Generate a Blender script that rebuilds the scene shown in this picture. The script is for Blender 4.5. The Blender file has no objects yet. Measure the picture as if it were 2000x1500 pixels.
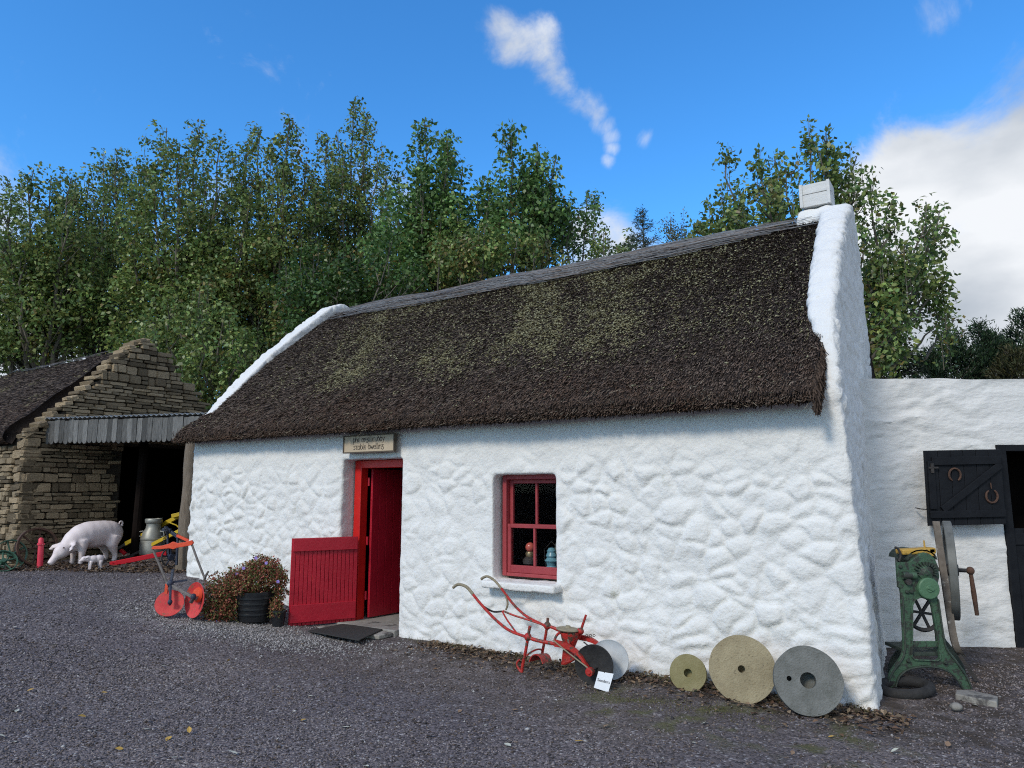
import bpy, math, random
import numpy as np
from mathutils import Vector, Matrix, geometry

random.seed(7)
rng = np.random.default_rng(7)
scene = bpy.context.scene
COL = scene.collection
R = math.radians

# ------------------------------------------------------------------ camera
FPX = 1387.0                       # focal length in pixels of a 2000 px wide frame
PITCH = math.atan(210.0 / FPX)
EYE = Vector((0, 0, 1.6))
cam_d = bpy.data.cameras.new('camera')
cam_d.sensor_width = 36.0
cam_d.lens = FPX / 2000.0 * 36.0
cam_d.clip_start = 0.05
cam_d.clip_end = 3000
cam = bpy.data.objects.new('camera', cam_d)
COL.objects.link(cam)
cam.location = EYE
cam.rotation_euler = (R(90) + PITCH, 0, 0)
scene.camera = cam

FW = Vector((0, math.cos(PITCH), math.sin(PITCH)))
UP = Vector((0, -math.sin(PITCH), math.cos(PITCH)))
RT = Vector((1, 0, 0))
def ray(px, py):
    return FW + RT * ((px - 1000) / FPX) + UP * ((750 - py) / FPX)
def at(px, py, Y):
    d = ray(px, py)
    return EYE + d * (Y / d.y)

# ------------------------------------------------------------------ world
SUN_AZ = Vector((-0.64, -0.77, 0)).normalized()
SUN_EL = R(37)
world = bpy.data.worlds.new('World')
scene.world = world
world.use_nodes = True
wn = world.node_tree.nodes
wl_ = world.node_tree.links
wn.clear()
def WN(t, **kw):
    n = wn.new(t)
    for k, v in kw.items():
        setattr(n, k, v)
    return n
w_out = WN('ShaderNodeOutputWorld')
sky = WN('ShaderNodeTexSky', sky_type='NISHITA', sun_disc=False)
sky.sun_elevation = SUN_EL
sky.sun_rotation = math.atan2(SUN_AZ.x, SUN_AZ.y)
sky.altitude = 50
sky.air_density = 1.0
sky.dust_density = 0.25
sky.ozone_density = 2.2
w_tc = WN('ShaderNodeTexCoord')
w_noise = WN('ShaderNodeTexNoise')
w_noise.inputs['Scale'].default_value = 8.5
w_noise.inputs['Detail'].default_value = 9
w_noise.inputs['Roughness'].default_value = 0.62
w_noise.inputs['Distortion'].default_value = 0.35
wl_.new(w_tc.outputs['Generated'], w_noise.inputs['Vector'])
def wmath(op, a, b=None, clamp=False):
    n = WN('ShaderNodeMath', operation=op, use_clamp=clamp)
    for i, v in enumerate((a, b)):
        if v is None:
            continue
        if isinstance(v, (int, float)):
            n.inputs[i].default_value = v
        else:
            wl_.new(v, n.inputs[i])
    return n.outputs[0]
def lobe(px, py, r0, r1, wgt):
    """a cloud in the direction of that pixel: weight inside r0, nothing beyond r1 (radians)"""
    c = (ray(px, py) if py is not None else Vector(px)).normalized()
    d = WN('ShaderNodeVectorMath', operation='DISTANCE')
    d.inputs[1].default_value = c
    wl_.new(w_tc.outputs['Generated'], d.inputs[0])
    m = WN('ShaderNodeMapRange', interpolation_type='SMOOTHSTEP')
    m.inputs['From Min'].default_value = r0
    m.inputs['From Max'].default_value = r1
    m.inputs['To Min'].default_value = wgt
    m.inputs['To Max'].default_value = 0
    wl_.new(d.outputs['Value'], m.inputs['Value'])
    return m.outputs['Result']
LOBES = [(1990, 610, .16, .30, .92), (1800, 470, .08, .175, .95), (1715, 540, .06, .16, .95), (1940, 460, .08, .17, .8), (1690, 680, .07, .16, .95), (2400, 640, .22, .42, .95),
         (1690, 620, .05, .17, .6), (1175, 480, .03, .085, .62), (1250, 560, .03, .12, .5),
         (1255, 270, .0, .03, .30), (205, 180, .006, .045, .36),
         (1850, 10, .01, .06, .36), (-60, 640, .05, .16, .7), (60, 720, .05, .2, .6),
         (600, 760, .2, .5, .35), (-900, 500, .2, .5, .6)]
WISP = [(985, 60, .050), (1010, 80, .056), (1035, 85, .058), (1060, 105, .058), (1080, 130, .056), (1095, 155, .052), (1110, 180, .048), (1130, 195, .046), (1150, 210, .042), (1170, 225, .036), (1184, 245, .031), (1194, 265, .027), (1196, 290, .023), (1188, 312, .020), (1060, 70, .045)]
LOBES += [(x, y, .0, r * 1.2, .56) for x, y, r in WISP]
# unseen cloud lobes added behind and beside the camera as neutral fill light
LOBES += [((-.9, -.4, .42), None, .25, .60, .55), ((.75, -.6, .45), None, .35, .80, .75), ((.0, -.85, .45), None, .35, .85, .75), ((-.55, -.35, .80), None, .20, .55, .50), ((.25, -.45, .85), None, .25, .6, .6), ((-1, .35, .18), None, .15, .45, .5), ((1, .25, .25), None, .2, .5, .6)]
acc = None
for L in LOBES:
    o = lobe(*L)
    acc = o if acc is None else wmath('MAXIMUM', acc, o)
sep = WN('ShaderNodeSeparateXYZ')
wl_.new(w_tc.outputs['Generated'], sep.inputs[0])
band = WN('ShaderNodeMapRange', interpolation_type='SMOOTHSTEP')
band.inputs['From Min'].default_value = 0.05
band.inputs['From Max'].default_value = 0.26
band.inputs['To Min'].default_value = 0.55
band.inputs['To Max'].default_value = 0.0
wl_.new(sep.outputs['Z'], band.inputs['Value'])
acc = wmath('MAXIMUM', acc, band.outputs['Result'])
nz = wmath('MULTIPLY', wmath('SUBTRACT', w_noise.outputs['Fac'], 0.5), 1.5)
cl = wmath('ADD', acc, nz)
mask = WN('ShaderNodeMapRange', interpolation_type='SMOOTHSTEP')
mask.inputs['From Min'].default_value = 0.24
mask.inputs['From Max'].default_value = 0.82
wl_.new(wmath('MULTIPLY', cl, wmath('GREATER_THAN', acc, 0.001)), mask.inputs['Value'])
# cloud body: bright edges, greyer hearts
w_n2 = WN('ShaderNodeTexNoise')
w_n2.inputs['Scale'].default_value = 4.2
w_n2.inputs['Detail'].default_value = 6
w_map2 = WN('ShaderNodeMapping')
w_map2.inputs['Location'].default_value = (3.1, 1.7, 5.4)
w_map2.inputs['Scale'].default_value = (1, 1, 1.9)
wl_.new(w_tc.outputs['Generated'], w_map2.inputs['Vector'])
wl_.new(w_map2.outputs['Vector'], w_n2.inputs['Vector'])
cramp = WN('ShaderNodeValToRGB')
cramp.color_ramp.elements[0].position = 0.34
cramp.color_ramp.elements[0].color = (0.46, 0.52, 0.60, 1)
cramp.color_ramp.elements[1].position = 0.66
cramp.color_ramp.elements[1].color = (0.93, 0.96, 1.0, 1)
wl_.new(w_n2.outputs['Fac'], cramp.inputs['Fac'])
hs = WN('ShaderNodeHueSaturation')
hs.inputs['Saturation'].default_value = 1.22
hs.inputs['Value'].default_value = 1.0
tint = WN('ShaderNodeMix', data_type='RGBA', blend_type='MULTIPLY')
tint.inputs['Factor'].default_value = 1
tint.inputs['B'].default_value = (0.60, 1.03, 1.25, 1)
wl_.new(sky.outputs['Color'], hs.inputs['Color'])
wl_.new(hs.outputs['Color'], tint.inputs['A'])
bg_sky = WN('ShaderNodeBackground')
bg_sky.inputs['Strength'].default_value = 0.145
wl_.new(tint.outputs['Result'], bg_sky.inputs['Color'])
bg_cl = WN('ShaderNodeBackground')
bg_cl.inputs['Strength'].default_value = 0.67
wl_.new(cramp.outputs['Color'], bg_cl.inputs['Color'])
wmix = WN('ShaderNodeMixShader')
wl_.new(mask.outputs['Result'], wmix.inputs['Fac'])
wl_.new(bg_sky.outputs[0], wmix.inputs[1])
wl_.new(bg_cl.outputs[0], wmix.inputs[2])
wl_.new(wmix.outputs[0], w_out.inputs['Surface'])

# ------------------------------------------------------------------ sun, exposure
sun_d = bpy.data.lights.new('sun', 'SUN')
sun_d.energy = 1.5
sun_d.angle = R(12)
sun_d.color = (1.0, 0.91, 0.78)
sun = bpy.data.objects.new('sun', sun_d)
COL.objects.link(sun)
sun_vec = SUN_AZ * math.cos(SUN_EL) + Vector((0, 0, math.sin(SUN_EL)))
sun.rotation_euler = sun_vec.to_track_quat('Z', 'Y').to_euler()
scene.view_settings.view_transform = 'Standard'
scene.view_settings.look = 'None'
scene.view_settings.gamma = 1
scene.view_settings.exposure = 0.55
scene.view_settings.use_curve_mapping = False
scene.cycles.use_denoising = False
scene.cycles.sample_clamp_indirect = 3.0
scene.cycles.filter_width = 1.1
scene.cycles.max_bounces = 8

# ------------------------------------------------------------------ helpers
ROOTM = {}                                     # object -> inverse matrix of its thing
def thing(name, label, cat, loc=(0, 0, 0), rz=0.0, group=None):
    o = bpy.data.objects.new(name, None)
    COL.objects.link(o)
    o.empty_display_size = 0.1
    o.location = loc
    o.rotation_euler = (0, 0, rz)
    o['label'] = label
    o['category'] = cat
    if group:
        o['group'] = group
    ROOTM[o] = (Matrix.Translation(Vector(loc)) @ Matrix.Rotation(rz, 4, 'Z')).inverted()
    return o
def tag(o, label=None, cat=None, group=None, kind=None):
    for k, v in (('label', label), ('category', cat), ('group', group), ('kind', kind)):
        if v:
            o[k] = v
    return o
def link(name, me, mat, parent=None, label=None):
    o = bpy.data.objects.new(name, me)
    COL.objects.link(o)
    if mat is not None and len(me.materials) == 0:
        me.materials.append(mat)
    if parent is not None:
        o.parent = parent
        ROOTM[o] = ROOTM[parent]
    else:
        ROOTM[o] = Matrix.Identity(4)
    if label:
        o['label'] = label
    return o
def np_mesh(name, V, F, tint=None, smooth=False):
    """V (n,3), F (m,k) with one polygon size k"""
    V = np.asarray(V, dtype=np.float32)
    F = np.asarray(F, dtype=np.int32)
    me = bpy.data.meshes.new(name)
    me.vertices.add(len(V))
    me.vertices.foreach_set('co', V.ravel())
    m, k = F.shape
    me.loops.add(m * k)
    me.loops.foreach_set('vertex_index', F.ravel())
    me.polygons.add(m)
    me.polygons.foreach_set('loop_start', np.arange(0, m * k, k, dtype=np.int32))
    if smooth:
        me.polygons.foreach_set('use_smooth', np.ones(m, dtype=bool))
    if tint is not None:
        a = me.attributes.new('tint', 'FLOAT_COLOR', 'POINT')
        t = np.ones((len(V), 4), dtype=np.float32)
        t[:, :3] = tint
        a.data.foreach_set('color', t.ravel())
    me.update(calc_edges=True)
    return me
def to_local(V, parent):
    if parent is None:
        return V
    M = np.array(ROOTM[parent])
    return V @ M[:3, :3].T + M[:3, 3]

class MB:
    """collects shapes in world coordinates; build() links them as ONE mesh object"""
    def __init__(s):
        s.v, s.f = [], []
    def add(s, V, F):
        o = len(s.v)
        s.v += [tuple(p) for p in V]
        s.f += [tuple(i + o for i in f) for f in F]
        return s
    def box(s, M, sx, sy, sz, taper=1.0):
        V = []
        for z in (-.5, .5):
            k = taper if z > 0 else 1.0
            for x, y in ((-.5, -.5), (.5, -.5), (.5, .5), (-.5, .5)):
                V.append(M @ Vector((x * sx * k, y * sy * k, z * sz)))
        return s.add(V, [(3, 2, 1, 0), (4, 5, 6, 7), (0, 1, 5, 4), (1, 2, 6, 5), (2, 3, 7, 6), (3, 0, 4, 7)])
    def bar(s, p, q, w, h, up=(0, 0, 1), w2=None, h2=None):
        p, q = Vector(p), Vector(q)
        a = (q - p).normalized()
        sd = a.cross(Vector(up))
        if sd.length < 1e-4:
            sd = a.cross(Vector((1, 0, 0)))
        sd.normalize()
        u = sd.cross(a)
        w2 = w if w2 is None else w2
        h2 = h if h2 is None else h2
        V = [p + sd * (x * w) + u * (y * h) for x, y in ((-.5, -.5), (.5, -.5), (.5, .5), (-.5, .5))]
        V += [q + sd * (x * w2) + u * (y * h2) for x, y in ((-.5, -.5), (.5, -.5), (.5, .5), (-.5, .5))]
        return s.add(V, [(3, 2, 1, 0), (4, 5, 6, 7), (0, 1, 5, 4), (1, 2, 6, 5), (2, 3, 7, 6), (3, 0, 4, 7)])
    def tube(s, pts, r, n=8, closed=False):
        pts = [Vector(p) for p in pts]
        m = len(pts)
        rr = r if isinstance(r, (list, tuple)) else [r] * m
        V, F = [], []
        prev = None
        for i, p in enumerate(pts):
            if closed:
                t = pts[(i + 1) % m] - pts[i - 1]
            else:
                t = pts[min(i + 1, m - 1)] - pts[max(i - 1, 0)]
            t = t.normalized()
            if prev is None:
                a = t.orthogonal().normalized()
            else:
                a = (prev - t * prev.dot(t))
                a = a.normalized() if a.length > 1e-6 else t.orthogonal().normalized()
            prev = a
            b = t.cross(a)
            for k in range(n):
                an = 2 * math.pi * k / n
                V.append(p + (a * math.cos(an) + b * math.sin(an)) * rr[i])
        for i in range(m if closed else m - 1):
            j = (i + 1) % m
            for k in range(n):
                F.append((i * n + k, i * n + (k + 1) % n, j * n + (k + 1) % n, j * n + k))
        if not closed:
            F.append(tuple(range(n))[::-1])
            F.append(tuple((m - 1) * n + k for k in range(n)))
        return s.add(V, F)
    def lathe(s, prof, M, n=24, closed=False):
        """profile (radius, height) about the local z axis of M"""
        V, F = [], []
        m = len(prof)
        for r, z in prof:
            for k in range(n):
                an = 2 * math.pi * k / n
                V.append(M @ Vector((r * math.cos(an), r * math.sin(an), z)))
        for i in range(m if closed else m - 1):
            j = (i + 1) % m
            for k in range(n):
                F.append((i * n + k, i * n + (k + 1) % n, j * n + (k + 1) % n, j * n + k))
        if not closed:
            if prof[0][0] > 1e-5:
                F.append(tuple(range(n))[::-1])
            if prof[-1][0] > 1e-5:
                F.append(tuple((m - 1) * n + k for k in range(n)))
        return s.add(V, F)
    def plate(s, outer, holes, th, M):
        """flat outline (x, y) with holes, extruded from z=0 to z=th in the frame M"""
        loops = [outer] + list(holes)
        flat = [p for L in loops for p in L]
        tris = geometry.tessellate_polygon([[Vector((x, y, 0)) for x, y in L] for L in loops])
        N = len(flat)
        V = [M @ Vector((x, y, 0)) for x, y in flat] + [M @ Vector((x, y, th)) for x, y in flat]
        F = [tuple(t) for t in tris] + [tuple(i + N for i in t[::-1]) for t in tris]
        o = 0
        for L in loops:
            k = len(L)
            for i in range(k):
                j = (i + 1) % k
                F.append((o + i, o + j, N + o + j, N + o + i))
            o += k
        return s.add(V, F)
    def ell(s, c, rad, M3=None, nu=14, nv=9):
        c = Vector(c)
        V, F = [c + (M3 @ Vector((0, 0, -rad[2])) if M3 else Vector((0, 0, -rad[2])))], []
        for j in range(1, nv):
            ph = -math.pi / 2 + math.pi * j / nv
            for i in range(nu):
                th = 2 * math.pi * i / nu
                p = Vector((rad[0] * math.cos(ph) * math.cos(th), rad[1] * math.cos(ph) * math.sin(th), rad[2] * math.sin(ph)))
                V.append(c + (M3 @ p if M3 else p))
        V.append(c + (M3 @ Vector((0, 0, rad[2])) if M3 else Vector((0, 0, rad[2]))))
        for i in range(nu):
            F.append((0, 1 + (i + 1) % nu, 1 + i))
            F.append((len(V) - 1, len(V) - 1 - nu + i, len(V) - 1 - nu + (i + 1) % nu))
        for j in range(nv - 2):
            for i in range(nu):
                a, b = 1 + j * nu + i, 1 + j * nu + (i + 1) % nu
                F.append((a, b, b + nu, a + nu))
        return s.add(V, F)
    def build(s, name, mat, parent=None, smooth=False, bevel=0.0, label=None, recalc=True):
        V = s.v
        if parent is not None:
            M = ROOTM[parent]
            V = [M @ Vector(p) for p in V]
        me = bpy.data.meshes.new(name)
        me.from_pydata([tuple(p) for p in V], [], s.f)
        me.update()
        if recalc:
            import bmesh
            bm = bmesh.new()
            bm.from_mesh(me)
            bmesh.ops.recalc_face_normals(bm, faces=bm.faces)
            bm.to_mesh(me)
            bm.free()
        if smooth:
            me.polygons.foreach_set('use_smooth', [True] * len(me.polygons))
            try:
                me.set_sharp_from_angle(angle=R(40))
            except Exception:
                pass
        o = link(name, me, mat, parent, label)
        if bevel:
            b = o.modifiers.new('bevel', 'BEVEL')
            b.width = bevel
            b.segments = 2
            b.limit_method = 'ANGLE'
        return o

def remesh(mb, voxel, smooth_it=4, smooth_f=0.5):
    """one continuous skin round everything in mb; returns vertices and quads as arrays"""
    me = bpy.data.meshes.new('tmp')
    me.from_pydata([tuple(p) for p in mb.v], [], mb.f)
    import bmesh
    bm = bmesh.new()
    bm.from_mesh(me)
    bmesh.ops.recalc_face_normals(bm, faces=bm.faces)
    bm.to_mesh(me)
    bm.free()
    ob = bpy.data.objects.new('tmp', me)
    COL.objects.link(ob)
    m = ob.modifiers.new('r', 'REMESH')
    m.mode = 'VOXEL'
    m.voxel_size = voxel
    if smooth_it:
        q = ob.modifiers.new('s', 'SMOOTH')
        q.factor = smooth_f
        q.iterations = smooth_it
    dg = bpy.context.evaluated_depsgraph_get()
    dg.update()
    out = bpy.data.meshes.new_from_object(ob.evaluated_get(dg))
    bpy.data.objects.remove(ob)
    bpy.data.meshes.remove(me)
    return out

# numpy noise -----------------------------------------------------------------
def hash3(ix, iy, iz, k):
    h = (ix.astype(np.int64) * 374761393 + iy.astype(np.int64) * 668265263 + iz.astype(np.int64) * 2147483647 + k * 974634777)
    h = (h ^ (h >> 13)) * 1274126177
    h = h ^ (h >> 16)
    return (h & 0xffffff) / float(0x1000000)
def vnoise(P):
    """smooth value noise, 0..1"""
    I = np.floor(P).astype(np.int64)
    f = P - I
    f = f * f * (3 - 2 * f)
    out = 0
    for dx in (0, 1):
        for dy in (0, 1):
            for dz in (0, 1):
                w = (f[:, 0] if dx else 1 - f[:, 0]) * (f[:, 1] if dy else 1 - f[:, 1]) * (f[:, 2] if dz else 1 - f[:, 2])
                out = out + w * hash3(I[:, 0] + dx, I[:, 1] + dy, I[:, 2] + dz, 1)
    return out
def fbm(P, oct=4):
    a, s, t = 1.0, 0, 0
    for _ in range(oct):
        s = s + a * vnoise(P)
        t += a
        a *= .5
        P = P * 2.03 + 17.3
    return s / t
def worley(P):
    I = np.floor(P).astype(np.int64)
    n = len(P)
    f1 = np.full(n, 9.0)
    f2 = np.full(n, 9.0)
    idr = np.zeros(n)
    for dx in (-1, 0, 1):
        for dy in (-1, 0, 1):
            for dz in (-1, 0, 1):
                J = I + np.array((dx, dy, dz))
                q = J + np.stack([hash3(J[:, 0], J[:, 1], J[:, 2], k) for k in (2, 3, 4)], 1)
                d = np.sqrt(((P - q) ** 2).sum(1))
                c = d < f1
                f2 = np.where(c, f1, np.minimum(f2, d))
                idr = np.where(c, hash3(J[:, 0], J[:, 1], J[:, 2], 5), idr)
                f1 = np.where(c, d, f1)
    return f1, f2, idr
def sstep(a, b, x):
    t = np.clip((x - a) / (b - a), 0, 1)
    return t * t * (3 - 2 * t)

# ------------------------------------------------------------------ materials
def pm(name, c1, c2=None, scale=6.0, rough=0.7, metal=0.0, bump=0.0, bscale=40.0, attr=False, wear=None, wpos=0.6, wscale=9.0,
       objrand=0.0, spec=0.4, stretch=None, trans=0.0, bdist=0.02, specks=None):
    m = bpy.data.materials.new(name)
    m.use_nodes = True
    nt = m.node_tree
    N, L = nt.nodes, nt.links
    b = N['Principled BSDF']
    b.inputs['Roughness'].default_value = rough
    b.inputs['Metallic'].default_value = metal
    b.inputs['Specular IOR Level'].default_value = spec
    tc = N.new('ShaderNodeTexCoord')
    vec = tc.outputs['Object']
    if stretch:
        mp = N.new('ShaderNodeMapping')
        mp.inputs['Scale'].default_value = stretch
        L.new(vec, mp.inputs['Vector'])
        vec = mp.outputs['Vector']
    nz = N.new('ShaderNodeTexNoise')
    nz.inputs['Scale'].default_value = scale
    nz.inputs['Detail'].default_value = 7
    nz.inputs['Roughness'].default_value = 0.62
    L.new(vec, nz.inputs['Vector'])
    rp = N.new('ShaderNodeValToRGB')
    rp.color_ramp.elements[0].position = 0.3
    rp.color_ramp.elements[1].position = 0.7
    c2 = c2 or tuple(min(1, c * 1.15) for c in c1)
    rp.color_ramp.elements[0].color = (*c1, 1)
    rp.color_ramp.elements[1].color = (*c2, 1)
    L.new(nz.outputs['Fac'], rp.inputs['Fac'])
    col = rp.outputs['Color']
    if attr:
        at_ = N.new('ShaderNodeAttribute')
        at_.attribute_name = 'tint'
        mx = N.new('ShaderNodeMix')
        mx.data_type = 'RGBA'
        mx.blend_type = 'MULTIPLY'
        mx.inputs['Factor'].default_value = 1
        L.new(at_.outputs['Color'], mx.inputs['A'])
        L.new(col, mx.inputs['B'])
        col = mx.outputs['Result']
    if wear:
        n2 = N.new('ShaderNodeTexNoise')
        n2.inputs['Scale'].default_value = wscale
        n2.inputs['Detail'].default_value = 8
        n2.inputs['Roughness'].default_value = 0.7
        L.new(tc.outputs['Object'], n2.inputs['Vector'])
        r2 = N.new('ShaderNodeValToRGB')
        r2.color_ramp.elements[0].position = wpos
        r2.color_ramp.elements[1].position = wpos + 0.06
        L.new(n2.outputs['Fac'], r2.inputs['Fac'])
        mx = N.new('ShaderNodeMix')
        mx.data_type = 'RGBA'
        L.new(r2.outputs['Color'], mx.inputs['Factor'])
        L.new(col, mx.inputs['A'])
        mx.inputs['B'].default_value = (*wear, 1)
        col = mx.outputs['Result']
    if specks:
        n4 = N.new('ShaderNodeTexNoise')
        n4.inputs['Scale'].default_value = specks[2]
        n4.inputs['Detail'].default_value = 3
        L.new(tc.outputs['Object'], n4.inputs['Vector'])
        r4 = N.new('ShaderNodeValToRGB')
        r4.color_ramp.elements[0].position = specks[1]
        r4.color_ramp.elements[1].position = specks[1] + 0.03
        L.new(n4.outputs['Fac'], r4.inputs['Fac'])
        mx = N.new('ShaderNodeMix')
        mx.data_type = 'RGBA'
        L.new(r4.outputs['Color'], mx.inputs['Factor'])
        L.new(col, mx.inputs['A'])
        mx.inputs['B'].default_value = (*specks[0], 1)
        col = mx.outputs['Result']
    if objrand:
        oi = N.new('ShaderNodeObjectInfo')
        mr = N.new('ShaderNodeMapRange')
        mr.inputs['To Min'].default_value = 1 - objrand
        mr.inputs['To Max'].default_value = 1 + objrand
        L.new(oi.outputs['Random'], mr.inputs['Value'])
        h = N.new('ShaderNodeHueSaturation')
        L.new(mr.outputs['Result'], h.inputs['Value'])
        L.new(col, h.inputs['Color'])
        col = h.outputs['Color']
    L.new(col, b.inputs['Base Color'])
    if bump:
        n3 = N.new('ShaderNodeTexNoise')
        n3.inputs['Scale'].default_value = bscale
        n3.inputs['Detail'].default_value = 5
        L.new(vec, n3.inputs['Vector'])
        bp = N.new('ShaderNodeBump')
        bp.inputs['Strength'].default_value = bump
        bp.inputs['Distance'].default_value = bdist
        L.new(n3.outputs['Fac'], bp.inputs['Height'])
        L.new(bp.outputs['Normal'], b.inputs['Normal'])
    if trans:
        t = N.new('ShaderNodeBsdfTranslucent')
        L.new(col, t.inputs['Color'])
        mxs = N.new('ShaderNodeMixShader')
        mxs.inputs['Fac'].default_value = trans
        out = N['Material Output']
        L.new(b.outputs[0], mxs.inputs[1])
        L.new(t.outputs[0], mxs.inputs[2])
        L.new(mxs.outputs[0], out.inputs['Surface'])
    return m

MT = {}
MT['white'] = pm('whitewash', (0.68, 0.68, 0.66), (0.76, 0.76, 0.74), 3.0, 0.85, bump=0.5, bscale=34, spec=0.2, wear=(0.56, 0.56, 0.50), wpos=0.63, wscale=2.6, specks=((0.30, 0.29, 0.26), 0.76, 34))
MT['white2'] = pm('rough_render', (0.66, 0.67, 0.66), (0.75, 0.75, 0.74), 2.0, 0.85, bump=0.5, bscale=14, stretch=(1, 1, 2.2), spec=0.2, wear=(0.55, 0.56, 0.53), wpos=0.64, wscale=2.2, specks=((0.25, 0.25, 0.24), 0.77, 26))
MT['thatch'] = pm('thatch_base', (0.020, 0.015, 0.014), (0.045, 0.036, 0.032), 30, 0.95, bump=1.0, bscale=90, spec=0.1)
MT['reed'] = pm('reed', (0.8, 0.8, 0.8), (1.1, 1.1, 1.1), 60, 0.9, attr=True, spec=0.15)
MT['lichen'] = pm('lichen', (0.8, 0.8, 0.8), (1.1, 1.1, 1.1), 60, 0.95, attr=True, spec=0.1)
MT['net'] = pm('wire_netting', (0.8, 0.8, 0.8), (1.15, 1.15, 1.15), 20, 0.6, attr=True, spec=0.3)
MT['door_red'] = pm('red_gloss_paint', (0.38, 0.010, 0.024), (0.47, 0.016, 0.034), 5, 0.36, wear=(0.50, 0.04, 0.025), wpos=0.66, wscale=5, specks=((0.20, 0.10, 0.08), 0.73, 40), bump=0.12, bscale=30)
MT['frame_red'] = pm('bright_red_paint', (0.50, 0.010, 0.010), (0.60, 0.020, 0.014), 5, 0.36, specks=((0.25, 0.12, 0.09), 0.74, 40), bump=0.1, bscale=25)
MT['win_red'] = pm('faded_red_paint', (0.27, 0.030, 0.038), (0.34, 0.050, 0.055), 7, 0.5, wear=(0.40, 0.15, 0.14), wpos=0.66, wscale=14, bump=0.15, bscale=40)
MT['iron_red'] = pm('red_painted_iron', (0.34, 0.018, 0.014), (0.46, 0.030, 0.022), 12, 0.5, wear=(0.075, 0.055, 0.038), wpos=0.515, wscale=20, bump=0.3, bscale=60)
MT['iron_orange'] = pm('orange_red_paint', (0.62, 0.060, 0.022), (0.74, 0.095, 0.035), 14, 0.55, wear=(0.30, 0.06, 0.03), wpos=0.66, wscale=20, bump=0.2, bscale=50)
MT['disc_red'] = pm('pink_red_paint', (0.52, 0.028, 0.035), (0.66, 0.07, 0.06), 20, 0.6, wear=(0.30, 0.10, 0.06), wpos=0.56, wscale=26, bump=0.15, bscale=60)
MT['rust'] = pm('rusty_iron', (0.050, 0.030, 0.022), (0.115, 0.060, 0.040), 12, 0.8, bump=0.4, bscale=60)
MT['iron_dark'] = pm('dark_iron', (0.020, 0.020, 0.022), (0.05, 0.045, 0.042), 14, 0.6, bump=0.3, bscale=70)
MT['blue_iron'] = pm('blue_black_iron', (0.014, 0.020, 0.042), (0.035, 0.045, 0.075), 14, 0.5, bump=0.3, bscale=70)
MT['wood_handle'] = pm('worn_wood', (0.20, 0.17, 0.11), (0.30, 0.26, 0.18), 20, 0.7, bump=0.2, bscale=60)
MT['old_wood'] = pm('grey_timber', (0.12, 0.095, 0.07), (0.24, 0.195, 0.15), 9, 0.9, bump=0.6, bscale=22, stretch=(6, 6, 0.7))
MT['fascia'] = pm('weathered_board', (0.06, 0.062, 0.062), (0.17, 0.17, 0.165), 10, 0.85, objrand=0.5, bump=0.5, bscale=20, stretch=(8, 8, 0.8))
MT['zinc'] = pm('corrugated_iron', (0.20, 0.205, 0.20), (0.33, 0.33, 0.32), 6, 0.5, metal=0.5, wear=(0.16, 0.10, 0.07), wpos=0.62, wscale=5)
MT['mortar'] = pm('dark_joint', (0.030, 0.026, 0.020), (0.06, 0.05, 0.04), 20, 0.95)
MT['stone'] = pm('sandstone', (0.155, 0.117, 0.072), (0.33, 0.26, 0.17), 9, 0.9, objrand=0.6, bump=0.6, bscale=22, wear=(0.31, 0.29, 0.23), wpos=0.68, wscale=8, spec=0.2)
MT['stone_tint'] = pm('sandstone_joined', (0.75, 0.75, 0.75), (1.2, 1.2, 1.2), 5, 0.9, attr=True, bump=0.6, bscale=22, spec=0.2)
MT['pig'] = pm('painted_fibreglass', (0.74, 0.65, 0.66), (0.82, 0.74, 0.74), 5, 0.55, bump=0.12, bscale=30, wear=(0.62, 0.54, 0.53), wpos=0.62, wscale=6)
MT['pig_dark'] = pm('dark_eye', (0.08, 0.05, 0.05), (0.12, 0.08, 0.08), 5, 0.5)
MT['green_wheel'] = pm('green_painted_iron', (0.030, 0.085, 0.055), (0.055, 0.13, 0.085), 10, 0.6, wear=(0.06, 0.045, 0.035), wpos=0.64, wscale=14)
MT['green_machine'] = pm('machine_green', (0.032, 0.075, 0.045), (0.065, 0.125, 0.075), 9, 0.55, wear=(0.035, 0.040, 0.034), wpos=0.50, wscale=13, bump=0.3, bscale=50)
MT['green_light'] = pm('machine_green_lid', (0.070, 0.155, 0.085), (0.095, 0.19, 0.11), 9, 0.5, bump=0.2, bscale=50)
MT['green_dark'] = pm('machine_green_grimy', (0.022, 0.034, 0.028), (0.05, 0.065, 0.05), 9, 0.6, wear=(0.09, 0.085, 0.07), wpos=0.66, wscale=12, bump=0.3, bscale=50)
MT['yellow'] = pm('yellow_paint', (0.52, 0.35, 0.012), (0.64, 0.46, 0.03), 10, 0.5, wear=(0.10, 0.08, 0.04), wpos=0.66, wscale=15)
MT['ochre'] = pm('ochre_paint', (0.40, 0.24, 0.04), (0.52, 0.33, 0.07), 12, 0.6, wear=(0.07, 0.05, 0.03), wpos=0.56, wscale=24)
MT['bright_red'] = pm('bright_red_beam', (0.55, 0.008, 0.020), (0.64, 0.014, 0.03), 8, 0.4)
MT['pink_red'] = pm('pinkish_red_paint', (0.62, 0.035, 0.07), (0.72, 0.06, 0.10), 8, 0.5, wear=(0.35, 0.05, 0.05), wpos=0.66, wscale=20)
MT['churn'] = pm('dull_galvanised', (0.24, 0.25, 0.235), (0.40, 0.41, 0.38), 5, 0.5, metal=0.45, bump=0.1)
MT['plastic'] = pm('black_plastic', (0.010, 0.011, 0.013), (0.018, 0.019, 0.022), 6, 0.33, spec=0.5)
MT['rubber'] = pm('old_rubber', (0.016, 0.016, 0.017), (0.035, 0.034, 0.034), 20, 0.85, bump=0.3)
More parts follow.
